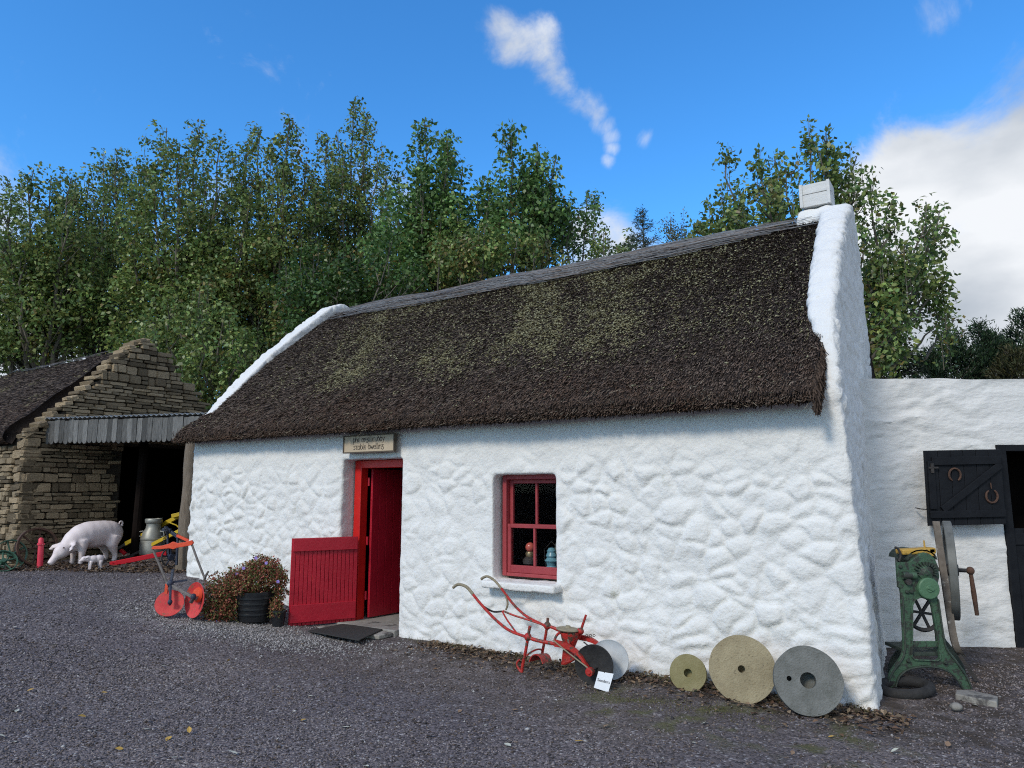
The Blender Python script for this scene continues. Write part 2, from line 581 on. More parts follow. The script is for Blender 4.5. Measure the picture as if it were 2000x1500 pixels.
MT['gal_white'] = pm('pale_painted_steel', (0.42, 0.45, 0.48), (0.58, 0.61, 0.63), 8, 0.45, wear=(0.25, 0.14, 0.07), wpos=0.70, wscale=9)
MT['mill_yellow'] = pm('yellow_gritstone', (0.24, 0.20, 0.125), (0.36, 0.31, 0.20), 6, 0.95, bump=0.5, bscale=80, wear=(0.12, 0.105, 0.075), wpos=0.60, wscale=55, spec=0.1)
MT['mill_green'] = pm('mossy_gritstone', (0.19, 0.17, 0.08), (0.28, 0.25, 0.14), 8, 0.95, bump=0.4, bscale=80, spec=0.1)
MT['mill_grey'] = pm('grey_granite', (0.115, 0.12, 0.11), (0.20, 0.205, 0.195), 9, 0.95, bump=0.6, bscale=70, wear=(0.40, 0.40, 0.38), wpos=0.72, wscale=30, spec=0.1)
MT['black_paint'] = pm('blue_black_paint', (0.006, 0.007, 0.010), (0.012, 0.014, 0.018), 7, 0.6, spec=0.18, wear=(0.05, 0.055, 0.06), wpos=0.73, wscale=12, bump=0.15, bscale=30)
MT['room_shade'] = pm('interior_shade', (0.008, 0.006, 0.005), (0.015, 0.011, 0.010), 4, 0.95, spec=0.05)  # near-black colour stands in for the shade of unlit interiors
MT['concrete'] = pm('worn_concrete', (0.19, 0.18, 0.165), (0.32, 0.31, 0.28), 4, 0.9, bump=0.4, bscale=30, wear=(0.09, 0.085, 0.08), wpos=0.56, wscale=3)
MT['mat'] = pm('black_mat', (0.022, 0.022, 0.021), (0.045, 0.043, 0.040), 30, 0.95, bump=0.6, bscale=120)
MT['sign_board'] = pm('cream_board', (0.44, 0.35, 0.24), (0.52, 0.42, 0.30), 3, 0.6)
MT['sign_frame'] = pm('dark_sign_frame', (0.06, 0.045, 0.03), (0.11, 0.085, 0.06), 8, 0.6)
MT['ink'] = pm('dark_lettering', (0.02, 0.015, 0.012), (0.03, 0.022, 0.018), 8, 0.6)
MT['tag_white'] = pm('white_plastic', (0.76, 0.80, 0.84), (0.82, 0.85, 0.88), 3, 0.4)
MT['chim'] = pm('grey_white_boards', (0.55, 0.56, 0.55), (0.68, 0.68, 0.66), 6, 0.75, bump=0.2, bscale=30, stretch=(1, 1, 4))
MT['bark'] = pm('bark', (0.085, 0.075, 0.060), (0.17, 0.155, 0.13), 8, 0.9, bump=0.5, bscale=30, stretch=(3, 3, .6))
MT['leaf'] = pm('leaves', (0.80, 0.82, 0.78), (1.25, 1.25, 1.2), 0.8, 0.42, attr=True, trans=0.35, spec=0.5)
MT['needle'] = pm('needles', (0.8, 0.8, 0.8), (1.15, 1.15, 1.1), 2, 0.6, attr=True, trans=0.1, spec=0.3)
MT['plant'] = pm('plant_leaves', (0.8, 0.8, 0.8), (1.15, 1.15, 1.1), 9, 0.6, attr=True, trans=0.2, spec=0.3)
MT['litter'] = pm('dead_leaves', (0.8, 0.8, 0.8), (1.1, 1.1, 1.1), 40, 0.8, attr=True, spec=0.2)
MT['pebble'] = pm('pebbles', (0.8, 0.8, 0.8), (1.15, 1.15, 1.15), 60, 0.75, attr=True, spec=0.3)
MT['glass_red'] = pm('red_globe', (0.42, 0.09, 0.07), (0.5, 0.12, 0.09), 5, 0.15)
MT['blue_enamel'] = pm('blue_enamel', (0.10, 0.24, 0.30), (0.14, 0.30, 0.36), 5, 0.3)
MT['crate_blue'] = pm('blue_crate', (0.01, 0.06, 0.22), (0.015, 0.08, 0.27), 5, 0.4)
MT['cream'] = pm('cream_ware', (0.50, 0.44, 0.31), (0.58, 0.52, 0.38), 5, 0.5)
MT['brass'] = pm('tarnished_brass', (0.16, 0.12, 0.07), (0.24, 0.19, 0.11), 10, 0.4, metal=0.6)
gm = bpy.data.materials.new('window_glass')
gm.use_nodes = True
gN, gL = gm.node_tree.nodes, gm.node_tree.links
gN.remove(gN['Principled BSDF'])
g_t = gN.new('ShaderNodeBsdfTransparent')
g_g = gN.new('ShaderNodeBsdfGlossy')
g_g.inputs['Roughness'].default_value = 0.03
g_m = gN.new('ShaderNodeMixShader')
g_f = gN.new('ShaderNodeFresnel')
g_f.inputs['IOR'].default_value = 1.13
gL.new(g_f.outputs[0], g_m.inputs['Fac'])
gL.new(g_t.outputs[0], g_m.inputs[1])
gL.new(g_g.outputs[0], g_m.inputs[2])
gL.new(g_m.outputs[0], gN['Material Output'].inputs['Surface'])
MT['glass'] = gm

# gravel: cells with joints, damp and dusty areas
def gravel_mat():
    m = bpy.data.materials.new('gravel_yard')
    m.use_nodes = True
    N, L = m.node_tree.nodes, m.node_tree.links
    b = N['Principled BSDF']
    b.inputs['Roughness'].default_value = 0.85
    b.inputs['Specular IOR Level'].default_value = 0.25
    tc = N.new('ShaderNodeTexCoord')
    def vor(scale):
        v = N.new('ShaderNodeTexVoronoi')
        v.inputs['Scale'].default_value = scale
        L.new(tc.outputs['Object'], v.inputs['Vector'])
        return v
    v1 = vor(62)
    rp = N.new('ShaderNodeValToRGB')
    e = rp.color_ramp.elements
    e[0].position, e[0].color = 0.0, (0.045, 0.040, 0.042, 1)
    e[1].position, e[1].color = 0.74, (0.19, 0.168, 0.166, 1)
    for p, c in ((0.93, (0.14, 0.125, 0.12, 1)), (0.965, (0.34, 0.33, 0.32, 1))):
        k = e.new(p)
        k.color = c
    sp = N.new('ShaderNodeSeparateColor')
    L.new(v1.outputs['Color'], sp.inputs['Color'])
    L.new(sp.outputs['Red'], rp.inputs['Fac'])
    n1 = N.new('ShaderNodeTexNoise')
    n1.inputs['Scale'].default_value = 0.55
    n1.inputs['Detail'].default_value = 6
    L.new(tc.outputs['Object'], n1.inputs['Vector'])
    r1 = N.new('ShaderNodeValToRGB')
    r1.color_ramp.elements[0].position = 0.35
    r1.color_ramp.elements[0].color = (0.74, 0.72, 0.78, 1)
    r1.color_ramp.elements[1].position = 0.68
    r1.color_ramp.elements[1].color = (1.25, 1.18, 1.12, 1)
    L.new(n1.outputs['Fac'], r1.inputs['Fac'])
    mx = N.new('ShaderNodeMix')
    mx.data_type = 'RGBA'
    mx.blend_type = 'MULTIPLY'
    mx.inputs['Factor'].default_value = 1
    L.new(rp.outputs['Color'], mx.inputs['A'])
    L.new(r1.outputs['Color'], mx.inputs['B'])
    # brown soil trodden into the gravel, along the wall (vertex attribute 'soil')
    at_ = N.new('ShaderNodeAttribute')
    at_.attribute_name = 'tint'
    n2 = N.new('ShaderNodeTexNoise')
    n2.inputs['Scale'].default_value = 5
    n2.inputs['Detail'].default_value = 8
    L.new(tc.outputs['Object'], n2.inputs['Vector'])
    sp2 = N.new('ShaderNodeSeparateColor')
    L.new(at_.outputs['Color'], sp2.inputs['Color'])
    ad = N.new('ShaderNodeMath')
    ad.operation = 'MULTIPLY'
    L.new(sp2.outputs['Red'], ad.inputs[0])
    ml = N.new('ShaderNodeMapRange')
    ml.inputs['From Min'].default_value = 0.35
    ml.inputs['From Max'].default_value = 0.6
    L.new(n2.outputs['Fac'], ml.inputs['Value'])
    L.new(ml.outputs['Result'], ad.inputs[1])
    mx2 = N.new('ShaderNodeMix')
    mx2.data_type = 'RGBA'
    L.new(ad.outputs[0], mx2.inputs['Factor'])
    L.new(mx.outputs['Result'], mx2.inputs['A'])
    mx2.inputs['B'].default_value = (0.060, 0.046, 0.036, 1)
    # moss
    n3 = N.new('ShaderNodeTexNoise')
    n3.inputs['Scale'].default_value = 3.3
    n3.inputs['Detail'].default_value = 9
    L.new(tc.outputs['Object'], n3.inputs['Vector'])
    m3 = N.new('ShaderNodeMapRange')
    m3.inputs['From Min'].default_value = 0.5
    m3.inputs['From Max'].default_value = 0.62
    m3.inputs['To Max'].default_value = 0.8
    L.new(n3.outputs['Fac'], m3.inputs['Value'])
    a3 = N.new('ShaderNodeMath')
    a3.operation = 'MULTIPLY'
    L.new(sp2.outputs['Green'], a3.inputs[0])
    L.new(m3.outputs['Result'], a3.inputs[1])
    mx3 = N.new('ShaderNodeMix')
    mx3.data_type = 'RGBA'
    L.new(a3.outputs[0], mx3.inputs['Factor'])
    L.new(mx2.outputs['Result'], mx3.inputs['A'])
    mx3.inputs['B'].default_value = (0.085, 0.085, 0.028, 1)
    # pale chippings strewn near the tub
    mx4 = N.new('ShaderNodeMix')
    mx4.data_type = 'RGBA'
    L.new(sp2.outputs['Blue'], mx4.inputs['Factor'])
    L.new(mx3.outputs['Result'], mx4.inputs['A'])
    r4 = N.new('ShaderNodeValToRGB')
    r4.color_ramp.elements[0].color = (0.09, 0.085, 0.085, 1)
    r4.color_ramp.elements[1].color = (0.42, 0.40, 0.38, 1)
    L.new(sp.outputs['Green'], r4.inputs['Fac'])
    L.new(r4.outputs['Color'], mx4.inputs['B'])
    L.new(mx4.outputs['Result'], b.inputs['Base Color'])
    bp = N.new('ShaderNodeBump')
    bp.inputs['Strength'].default_value = 0.9
    bp.inputs['Distance'].default_value = 0.010
    bp.invert = True
    L.new(v1.outputs['Distance'], bp.inputs['Height'])
    n5 = N.new('ShaderNodeTexNoise')
    n5.inputs['Scale'].default_value = 14
    n5.inputs['Detail'].default_value = 6
    L.new(tc.outputs['Object'], n5.inputs['Vector'])
    bp2 = N.new('ShaderNodeBump')
    bp2.inputs['Strength'].default_value = 0.5
    bp2.inputs['Distance'].default_value = 0.03
    L.new(n5.outputs['Fac'], bp2.inputs['Height'])
    L.new(bp.outputs['Normal'], bp2.inputs['Normal'])
    L.new(bp2.outputs['Normal'], b.inputs['Normal'])
    return m
MT['gravel'] = gravel_mat()

# ------------------------------------------------------------------ cottage frame: x' to the right along the front, y' into the house
C0 = Vector((2.7415, 5.5836, 0))
AX = Vector((0.83396, -0.55183, 0))
AY = Vector((0.55183, 0.83396, 0))
RZ = math.atan2(AX.y, AX.x)
MW = Matrix.Translation(C0) @ Matrix.Rotation(RZ, 4, 'Z')
def W(x, y, z):
    return C0 + AX * x + AY * y + Vector((0, 0, z))
def wp(px, py, y):
    """point that pixel sees on the vertical plane y' = y of the cottage frame"""
    d = ray(px, py)
    t = ((C0 - EYE).dot(AY) + y) / d.dot(AY)
    return EYE + d * t
def gz(x, y):
    s = -((x - C0.x) * AX.x + (y - C0.y) * AX.y)
    t = min(max((s - 4.7) / 4.3, 0), 1)
    q = min(max((y - 11.7) / 1.6, 0), 1) if s > 8.5 else 0
    return 0.40 * t * t * (3 - 2 * t) + .09 * q * q * (3 - 2 * q)
def gz_np(X, Y):
    s = -((X - C0.x) * AX.x + (Y - C0.y) * AX.y)
    return 0.40 * sstep(4.7, 9.0, s) + np.where(s > 8.5, .09 * sstep(11.7, 13.3, Y), 0)
def gp(px, py):
    """point of the ground that pixel sees"""
    z = 0.0
    d = ray(px, py)
    for _ in range(30):
        p = EYE + d * ((z - EYE.z) / d.z)
        z = 0.5 * z + 0.5 * gz(p.x, p.y)
    return Vector((p.x, p.y, gz(p.x, p.y)))
# ------------------------------------------------------------------ ground
def ground():
    xs = np.concatenate([[-900, -300, -120, -60, -36, -24, -18], np.arange(-14, 9.01, 0.10), [11, 14, 20, 32, 60, 120, 300, 900]])
    ys = np.concatenate([[-400, -100, -30, -8, -2], np.arange(0, 17.01, 0.10), [19, 22, 28, 40, 70, 140, 400, 1400]])
    X, Y = np.meshgrid(xs, ys)
    P = np.stack([X.ravel(), Y.ravel(), np.zeros(X.size)], 1)
    near = (np.abs(P[:, 0] + 2.5) < 13) & (P[:, 1] < 17.5)
    P[:, 2] = gz_np(P[:, 0], P[:, 1]) + np.where(near, (fbm(P * 1.3, 3) - .5) * .05 + (fbm(P * 6, 2) - .5) * .014, 0)
    ny, nx = X.shape
    i = np.arange(nx * ny).reshape(ny, nx)
    F = np.stack([i[:-1, :-1], i[:-1, 1:], i[1:, 1:], i[1:, :-1]], -1).reshape(-1, 4)
    d = np.stack([P[:, 0] - C0.x, P[:, 1] - C0.y], 1)
    wx = d @ np.array([AX.x, AX.y])
    wy = d @ np.array([AY.x, AY.y])
    tint = np.zeros((len(P), 3))
    soil = sstep(-1.15, -0.35, wy) * sstep(-5.6, -4.0, wx) * sstep(2.2, 0.6, wx)
    soil = np.maximum(soil, 0.75 * sstep(10.7, 11.3, P[:, 1]) * sstep(-4.6, -5.6, P[:, 0]))
    soil = np.maximum(soil, 0.55 * sstep(-2.2, -1.2, wy) * sstep(-6.3, -5.0, wx) * sstep(1.0, -1.5, wx))
    tint[:, 0] = np.clip(soil, 0, 1)
    tint[:, 1] = sstep(0.75, 0.2, np.abs(wy + 0.95)) * sstep(-2.4, -1.6, wx) * sstep(0.6, 0.0, wx)
    t = gp(470, 1228)
    dd = np.hypot((P[:, 0] - t.x) / 1.6, (P[:, 1] - t.y) / 0.55)
    tint[:, 2] = 0.75 * sstep(1.0, 0.25, dd + (fbm(P * 4 + 3, 3) - .5) * .8)
    me = np_mesh('ground', P, F, tint, smooth=True)
    return tag(link('ground', me, MT['gravel']), kind='structure')
ground()

# ------------------------------------------------------------------ the cottage
cot = thing('cottage', 'whitewashed thatched cottage with red half-door and small sash window', 'cottage', C0, RZ)
def cottage_wall():
    mb = MB()
    fr = MW @ Matrix(((1, 0, 0, 0), (0, 0, 1, 0), (0, 1, 0, 0), (0, 0, 0, 1)))       # plate x->x', y->z, extruded along y'
    outer = [(-8.9, -0.4), (-5.79, -0.4), (-5.79, 1.985), (-4.80, 1.985), (-4.80, -0.4), (-0.02, -0.4), (-0.13, 2.5), (-8.9, 2.5)]
    hole = [(-3.53, 0.70), (-3.53, 1.775), (-2.775, 1.775), (-2.775, 0.70)]
    mb.plate(outer, [hole[::-1]], 0.5, fr)
    def gable(line, outx, inx):
        V, F = [], []
        n = len(line)
        for y, z in line:
            V.append(W(outx(y, z), y, z))
        for y, z in line:
            V.append(W(inx(y, z), y, z))
        tris = geometry.tessellate_polygon([[Vector((y, z, 0)) for y, z in line]])
        F += [tuple(t) for t in tris] + [tuple(i + n for i in t[::-1]) for t in tris]
        for i in range(n):
            j = (i + 1) % n
            F.append((i, j, n + j, n + i))
        mb.add(V, F)
    right = [(0.0, -0.4), (0.0, 0.6), (0.005, 1.4), (0.01, 2.2), (0.06, 2.58), (0.22, 2.92), (0.42, 3.2), (0.7, 3.5), (1.1, 3.9), (1.5, 4.24), (1.9, 4.56), (2.25, 4.80), (2.45, 4.88),
             (2.7, 4.88), (3.1, 4.62), (4.0, 3.8), (5.2, 2.5), (5.2, -0.4), (3.9, -.4), (2.4, -.4), (1.2, -.4)]
    def inr(y, z):
        if z < 2.3:
            return -0.5 - .085 * y
        return float(np.interp(y, [0, 0.1, 0.35, 0.6, 1.0, 1.6, 2.4, 3, 5.3], [-0.27, -0.28, -0.40, -0.45, -0.47, -0.50, -0.56, -0.60, -0.85]))
    gable(right, lambda y, z: -(0.050 * max(z, 0) * max(0, 1 - y / 2.4) + .085 * y), inr)
    left = [(0.01, -0.4), (0.01, 2.40), (0.06, 2.64), (0.5, 3.18), (1.09, 3.80), (1.8, 4.42), (2.34, 4.87), (2.58, 4.97), (2.85, 4.90), (5.2, 2.5), (5.2, -0.4)]
    gable(left, lambda y, z: -8.94, lambda y, z: -8.66 if z > 2.3 else -8.5)
    # chimney stub on the ridge at the right gable
    mb.box(MW @ Matrix.Translation((-0.64, 2.52, 4.73)), 0.46, 0.42, 0.34, taper=0.75)
    me = remesh(mb, 0.021, 8, 0.5)
    import bmesh
    bm = bmesh.new()                                  # rounder, hand-plastered edges on the gables
    bm.from_mesh(me)
    Mi = ROOTM[cot]
    sel = [v for v in bm.verts if (lambda q: q.x > -1.2 and (q.z > 2.42 or q.x > -0.55))(Mi @ v.co)]
    for _ in range(44):
        bmesh.ops.smooth_vert(bm, verts=sel, factor=.5, use_axis_x=True, use_axis_y=True, use_axis_z=True)
    bm.to_mesh(me)
    bm.free()
    me.update()
    n = len(me.vertices)
    V = np.empty(n * 3, dtype=np.float32)
    me.vertices.foreach_get('co', V)
    V = V.reshape(n, 3).astype(np.float64)
    Nn = np.empty(n * 3, dtype=np.float32)
    me.vertices.foreach_get('normal', Nn)
    Nn = Nn.reshape(n, 3).astype(np.float64)
    L = to_local(V, cot)
    NL = Nn @ np.array(ROOTM[cot])[:3, :3].T
    warp = np.stack([fbm(L * 3.1 + k * 11, 3) for k in range(3)], 1) - .5
    Q = (L + warp * 0.22) * np.array([1 / 0.22, 1 / 0.28, 1 / 0.17]) + 50
    f1, f2, idr = worley(Q)
    stone = sstep(-0.02, 0.36, f2 - f1) * (0.40 + 0.95 * idr) - 0.45 * f1 ** 2 + 0.35 * (fbm(Q * 1.7, 3) - .5)
    g1, g2, idg = worley((L + warp * 0.16) * np.array([1 / 0.12, 1 / 0.15, 1 / 0.10]) + 90)
    stone = stone + .38 * (sstep(-.02, .4, g2 - g1) * (.3 + idg) - .4) * sstep(.42, .58, fbm(L * 1.6 + 21, 2))
    front = sstep(0.5, 0.9, -NL[:, 1])
    top = 1 - 0.72 * sstep(1.65, 2.1, L[:, 2])
    amp = 0.021 * front * top * (.55 + .9 * fbm(L * .9 + 60, 2)) + 0.013 * (1 - front)
    edge = sstep(0.0, 0.10, np.minimum.reduce([np.hypot(np.maximum(0, np.maximum(-3.53 - L[:, 0], L[:, 0] + 2.775)), np.maximum(0, np.maximum(0.70 - L[:, 2], L[:, 2] - 1.775))),
            np.hypot(np.maximum(0, np.maximum(-5.74 - L[:, 0], L[:, 0] + 4.80)), np.maximum(0, L[:, 2] - 1.985))]))
    amp = amp * (0.25 + 0.75 * edge)
    h = amp * stone + (0.25 + .75 * edge) * ((fbm(L * 1.1, 2) - .5) * 0.05 * front + (fbm(L * 9, 3) - .5) * (0.024 - .012 * front) + (fbm(L * 24, 2) - .5) * 0.006)
    # small pits at the very foot
    V = V + Nn * h[:, None]
    # the plain inner faces are never seen: leave them out
    import bmesh
    inner = ((L[:, 1] > .40) & (L[:, 0] < -0.75) & (L[:, 0] > -8.48) & (L[:, 2] < 4.4)) | (L[:, 2] < -.16)
    hid = {int(i) for i in np.where(inner)[0]}
    me.vertices.foreach_set('co', to_local(V, cot).astype(np.float32).ravel())
    me.update()
    me.polygons.foreach_set('use_smooth', np.ones(len(me.polygons), dtype=bool))
    bm = bmesh.new()
    bm.from_mesh(me)
    bm.verts.ensure_lookup_table()
    bmesh.ops.delete(bm, geom=[bm.verts[i] for i in hid], context='VERTS')
    bm.to_mesh(me)
    bm.free()
    me.materials.clear()
    link('wall', me, MT['white'], cot)
    MB().box(MW @ Matrix.Translation((-4.5, 5.0, 1.05)), 7.9, 0.4, 2.9).build('back_wall', MT['white'], cot)
cottage_wall()

# added near-black lining: the room's shade is put into its colour
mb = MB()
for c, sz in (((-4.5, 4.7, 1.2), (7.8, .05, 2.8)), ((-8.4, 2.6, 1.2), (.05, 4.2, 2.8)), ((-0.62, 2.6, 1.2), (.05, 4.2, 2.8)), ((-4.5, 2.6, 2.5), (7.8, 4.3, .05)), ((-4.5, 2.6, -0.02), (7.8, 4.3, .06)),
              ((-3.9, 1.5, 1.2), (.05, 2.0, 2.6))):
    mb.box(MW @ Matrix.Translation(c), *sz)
mb.build('shade_lining', MT['room_shade'], cot)

# thatch ------------------------------------------------------------------
PROF = [(0.0, 2.36), (-0.14, 2.315), (-0.27, 2.275), (-0.305, 2.29), (-0.28, 2.345), (-0.12, 2.53), (0.15, 2.82), (0.5, 3.15), (1.0, 3.61), (1.5, 4.03), (2.0, 4.44), (2.3, 4.67), (2.48, 4.78), (2.62, 4.815),
        (2.78, 4.78), (3.0, 4.64), (3.6, 4.12), (4.4, 3.4), (5.2, 2.66), (5.5, 2.36), (5.4, 2.28)]
def resample(P, n):
    P = np.array(P, float)
    s = np.concatenate([[0], np.cumsum(np.hypot(*np.diff(P, axis=0).T))])
    u = np.linspace(0, s[-1], n)
    return np.stack([np.interp(u, s, P[:, 0]), np.interp(u, s, P[:, 1])], 1), s[-1]
def thatch(root, prof, xl, xr, name, frame, nx, nv, sagf=0.03, thick=0.3):
    O, total = resample(prof, nv)
    for _ in range(2):
        O[1:-1] = O[1:-1] * .5 + (O[:-2] + O[2:]) * .25
    T = np.gradient(O, axis=0)
    T /= np.linalg.norm(T, axis=1)[:, None]
    Nrm = np.stack([-T[:, 1], T[:, 0]], 1)
    I = O - Nrm * thick
    I[:, 0] = np.clip(I[:, 0], O[0, 0], O[-1, 0])
    I[:, 1] = np.maximum(I[:, 1], O[0, 1] + 0.01)
    u = np.linspace(0, 1, nx)
    def shell(Q):
        xa = np.array([xl(y, z) for y, z in O])
        xb = np.array([xr(y, z) for y, z in O])
        X = xa[:, None] + (xb - xa)[:, None] * u[None, :]
        Yv = np.repeat(Q[:, :1], nx, 1)
        Zv = np.repeat(Q[:, 1:], nx, 1)
        return np.stack([X, Yv, Zv], -1)
    A = shell(O)
    flat = A.reshape(-1, 3)
    disp = (fbm(flat * np.array([.8, 1.1, 1.1]), 3) - .5) * .07 + (fbm(flat * 7, 3) - .5) * .032
    fade = np.repeat(np.minimum(1, np.arange(nv) / 5.0)[:, None], nx, 1).ravel()
    disp = disp * (0.3 + 0.7 * fade)
    n3 = np.stack([np.zeros(nv), Nrm[:, 0], Nrm[:, 1]], 1)
    A = flat + np.repeat(n3, nx, 0) * disp[:, None]
    A[:, 2] -= sagf * np.sin(np.pi * np.tile(u, nv)) * sstep(2.4, 4.8, A[:, 2])
    B = shell(I).reshape(-1, 3)
    V = np.concatenate([A, B])
    i = np.arange(nx * nv).reshape(nv, nx)
    F = [np.stack([i[:-1, :-1], i[:-1, 1:], i[1:, 1:], i[1:, :-1]], -1).reshape(-1, 4)]
    j = i + nx * nv
    F.append(np.stack([j[:-1, :-1], j[1:, :-1], j[1:, 1:], j[:-1, 1:]], -1).reshape(-1, 4))
    for k in (0, nx - 1):
        F.append(np.stack([i[:-1, k], i[1:, k], j[1:, k], j[:-1, k]], -1))
    for k in (0, nv - 1):
        F.append(np.stack([i[k, :-1], j[k, :-1], j[k, 1:], i[k, 1:]], -1))
    Mf = np.array(frame)
    Vw = V @ Mf[:3, :3].T + Mf[:3, 3]
    me = np_mesh(name, to_local(Vw, root), np.concatenate(F), smooth=True)
    o = link(name, me, MT['thatch'], root)
    return o, A.reshape(nv, nx, 3), np.stack([np.zeros(nv), Nrm[:, 0], Nrm[:, 1]], 1), np.stack([np.zeros(nv), T[:, 0], T[:, 1]], 1)
roof, TG, TN, TT = thatch(cot, PROF, lambda y, z: -9.06 if y < -0.05 and z < 2.75 else (-8.9 if y < 0.12 else -8.70),
                          lambda y, z: -0.27 if z < 2.95 else -0.36, 'thatch_roof', MW, 190, 84, 0.0)

def reeds(root, parent, TG, TN, TT, n, frame, vmax, lich, name='reed_ends', lmin=0.04, lmax=0.10):
    nv, nx, _ = TG.shape
    v = rng.uniform(0.3, vmax, n)
    u = rng.uniform(0, nx - 1.001, n)
    v0 = v.astype(int)
    u0 = u.astype(int)
    fv, fu = (v - v0)[:, None], (u - u0)[:, None]
    P = (TG[v0, u0] * (1 - fu) + TG[v0, u0 + 1] * fu) * (1 - fv) + (TG[v0 + 1, u0] * (1 - fu) + TG[v0 + 1, u0 + 1] * fu) * fv
    Nn = TN[np.maximum(v0, 6)]
    down = -TT[np.maximum(v0, 6)]
    side = np.tile(np.array([[1.0, 0, 0]]), (n, 1))
    d = down + Nn * rng.uniform(0.06, 0.42, (n, 1)) + side * rng.normal(0, 0.13, (n, 1))
    stray = rng.random(n) < 0.010
    d[stray] += side[stray] * rng.normal(0, 1.0, (stray.sum(), 1))
    d /= np.linalg.norm(d, axis=1)[:, None]
    ln = rng.uniform(lmin, lmax, n)
    ln[stray] *= rng.uniform(1.5, 3.0, stray.sum())
    w = rng.uniform(0.0022, 0.0052, n)
    w[stray] *= .6
    roll = np.cross(d, Nn)
    roll = roll / np.linalg.norm(roll, axis=1)[:, None] + Nn * rng.normal(0, .5, (n, 1))
    b = P - d * (ln * .5)[:, None] - Nn * 0.004
    t = P + d * (ln * .5)[:, None] + Nn * 0.010
    hw = roll * w[:, None]
    V = np.stack([b - hw, b + hw, t + hw * .7, t - hw * .7], 1).reshape(-1, 3)
    F = np.arange(4 * n).reshape(n, 4)
    # colours of the reed itself: old dark, some ginger near the eave, some straw, lichen-grown
    base = np.array([0.120, 0.094, 0.076]) * rng.uniform(0.22, 2.1, (n, 1))
    warm = sstep(3.3, 2.35, P[:, 2]) * fbm(P * 2.2 + 9, 3)
    base = base * (1 - warm[:, None]) + warm[:, None] * np.array([0.14, 0.082, 0.055]) * rng.uniform(0.5, 1.3, (n, 1))
    pale = rng.random(n) < 0.035
    base[pale] = np.array([0.20, 0.175, 0.135]) * rng.uniform(0.6, 1.3, (pale.sum(), 1))
    lm = lich(P)
    isl = rng.random(n) < lm * 0.95
    base[isl] = np.array([0.33, 0.30, 0.165]) * rng.uniform(0.55, 1.35, (isl.sum(), 1))
    base[stray] = np.array([0.26, 0.22, 0.16]) * rng.uniform(0.5, 1.2, (stray.sum(), 1))
    Mf = np.array(frame)
    Vw = V @ Mf[:3, :3].T + Mf[:3, 3]
    me = np_mesh(name, to_local(Vw, root), F, np.repeat(base, 4, 0))
    o = link(name, me, MT['reed'], parent)
    tag(o, kind='stuff')
    return P, Nn, lm
def lich_main(P):
    m = np.clip(.16 + sstep(0.35, 0.53, fbm(np.stack([P[:, 0] * 1.5 + P[:, 2] * .9, P[:, 1] * .5, P[:, 2] * .6], 1) + 4.2, 4)) * (.35 + .65 * sstep(.35, .6, fbm(P * 5 + 2, 2))), 0, 1)
    zone = sstep(2.75, 3.3, P[:, 2]) * sstep(4.72, 4.45, P[:, 2]) * sstep(-8.3, -6.3, P[:, 0]) * (0.25 + 0.75 * sstep(-1.2, -2.6, P[:, 0]))
    return np.clip(m * zone * 1.1, 0, 1)
P, Nn, lm = reeds(cot, roof, TG, TN, TT, 170000, MW, 46, lich_main)
# ragged eave fringe
nE = 9500
ux = rng.uniform(-9.04, -0.27, nE)
Pf = np.stack([ux, rng.uniform(-0.29, -0.12, nE), 2.30 + rng.uniform(-0.005, 0.06, nE)], 1)
kE = np.arange(nE) < 2500                       # the ragged butt at the right-hand end
te = rng.random(2500)
Pf[kE] = np.stack([np.full(2500, -.262) + rng.normal(0, .012, 2500), -.26 + .48 * te + rng.normal(0, .03, 2500), 2.33 + .46 * te + rng.uniform(-.12, .04, 2500)], 1)
Pf[:, 2] += np.where(kE, 0, 0.10 * sstep(-0.22, -0.29, Pf[:, 1]))
d = np.stack([rng.normal(0, .25, nE) + .25 * kE, rng.uniform(-.55, -.1, nE), -np.ones(nE)], 1)
d /= np.linalg.norm(d, axis=1)[:, None]
ln = np.where(kE, rng.uniform(.04, .085, nE), rng.uniform(.02, .045, nE)) * np.where(rng.random(nE) < .03, 1.8, 1)
w = rng.uniform(.003, .007, nE)
hw = np.stack([np.cos(a := rng.uniform(-1, 1, nE)), np.sin(a), np.zeros(nE)], 1) * w[:, None]
b0, t0 = Pf - d * (ln * .4)[:, None], Pf + d * (ln * .6)[:, None]
V = np.stack([b0 - hw, b0 + hw, t0 + hw * .6, t0 - hw * .6], 1).reshape(-1, 3)
colr = np.array([0.06, 0.042, 0.032]) * rng.uniform(.4, 1.7, (nE, 1))
Mf = np.array(MW)
me = np_mesh('eave_fringe', to_local(V @ Mf[:3, :3].T + Mf[:3, 3], cot), np.arange(4 * nE).reshape(nE, 4), np.repeat(colr, 4, 0))
tag(link('eave_fringe', me, MT['reed'], roof), kind='stuff')
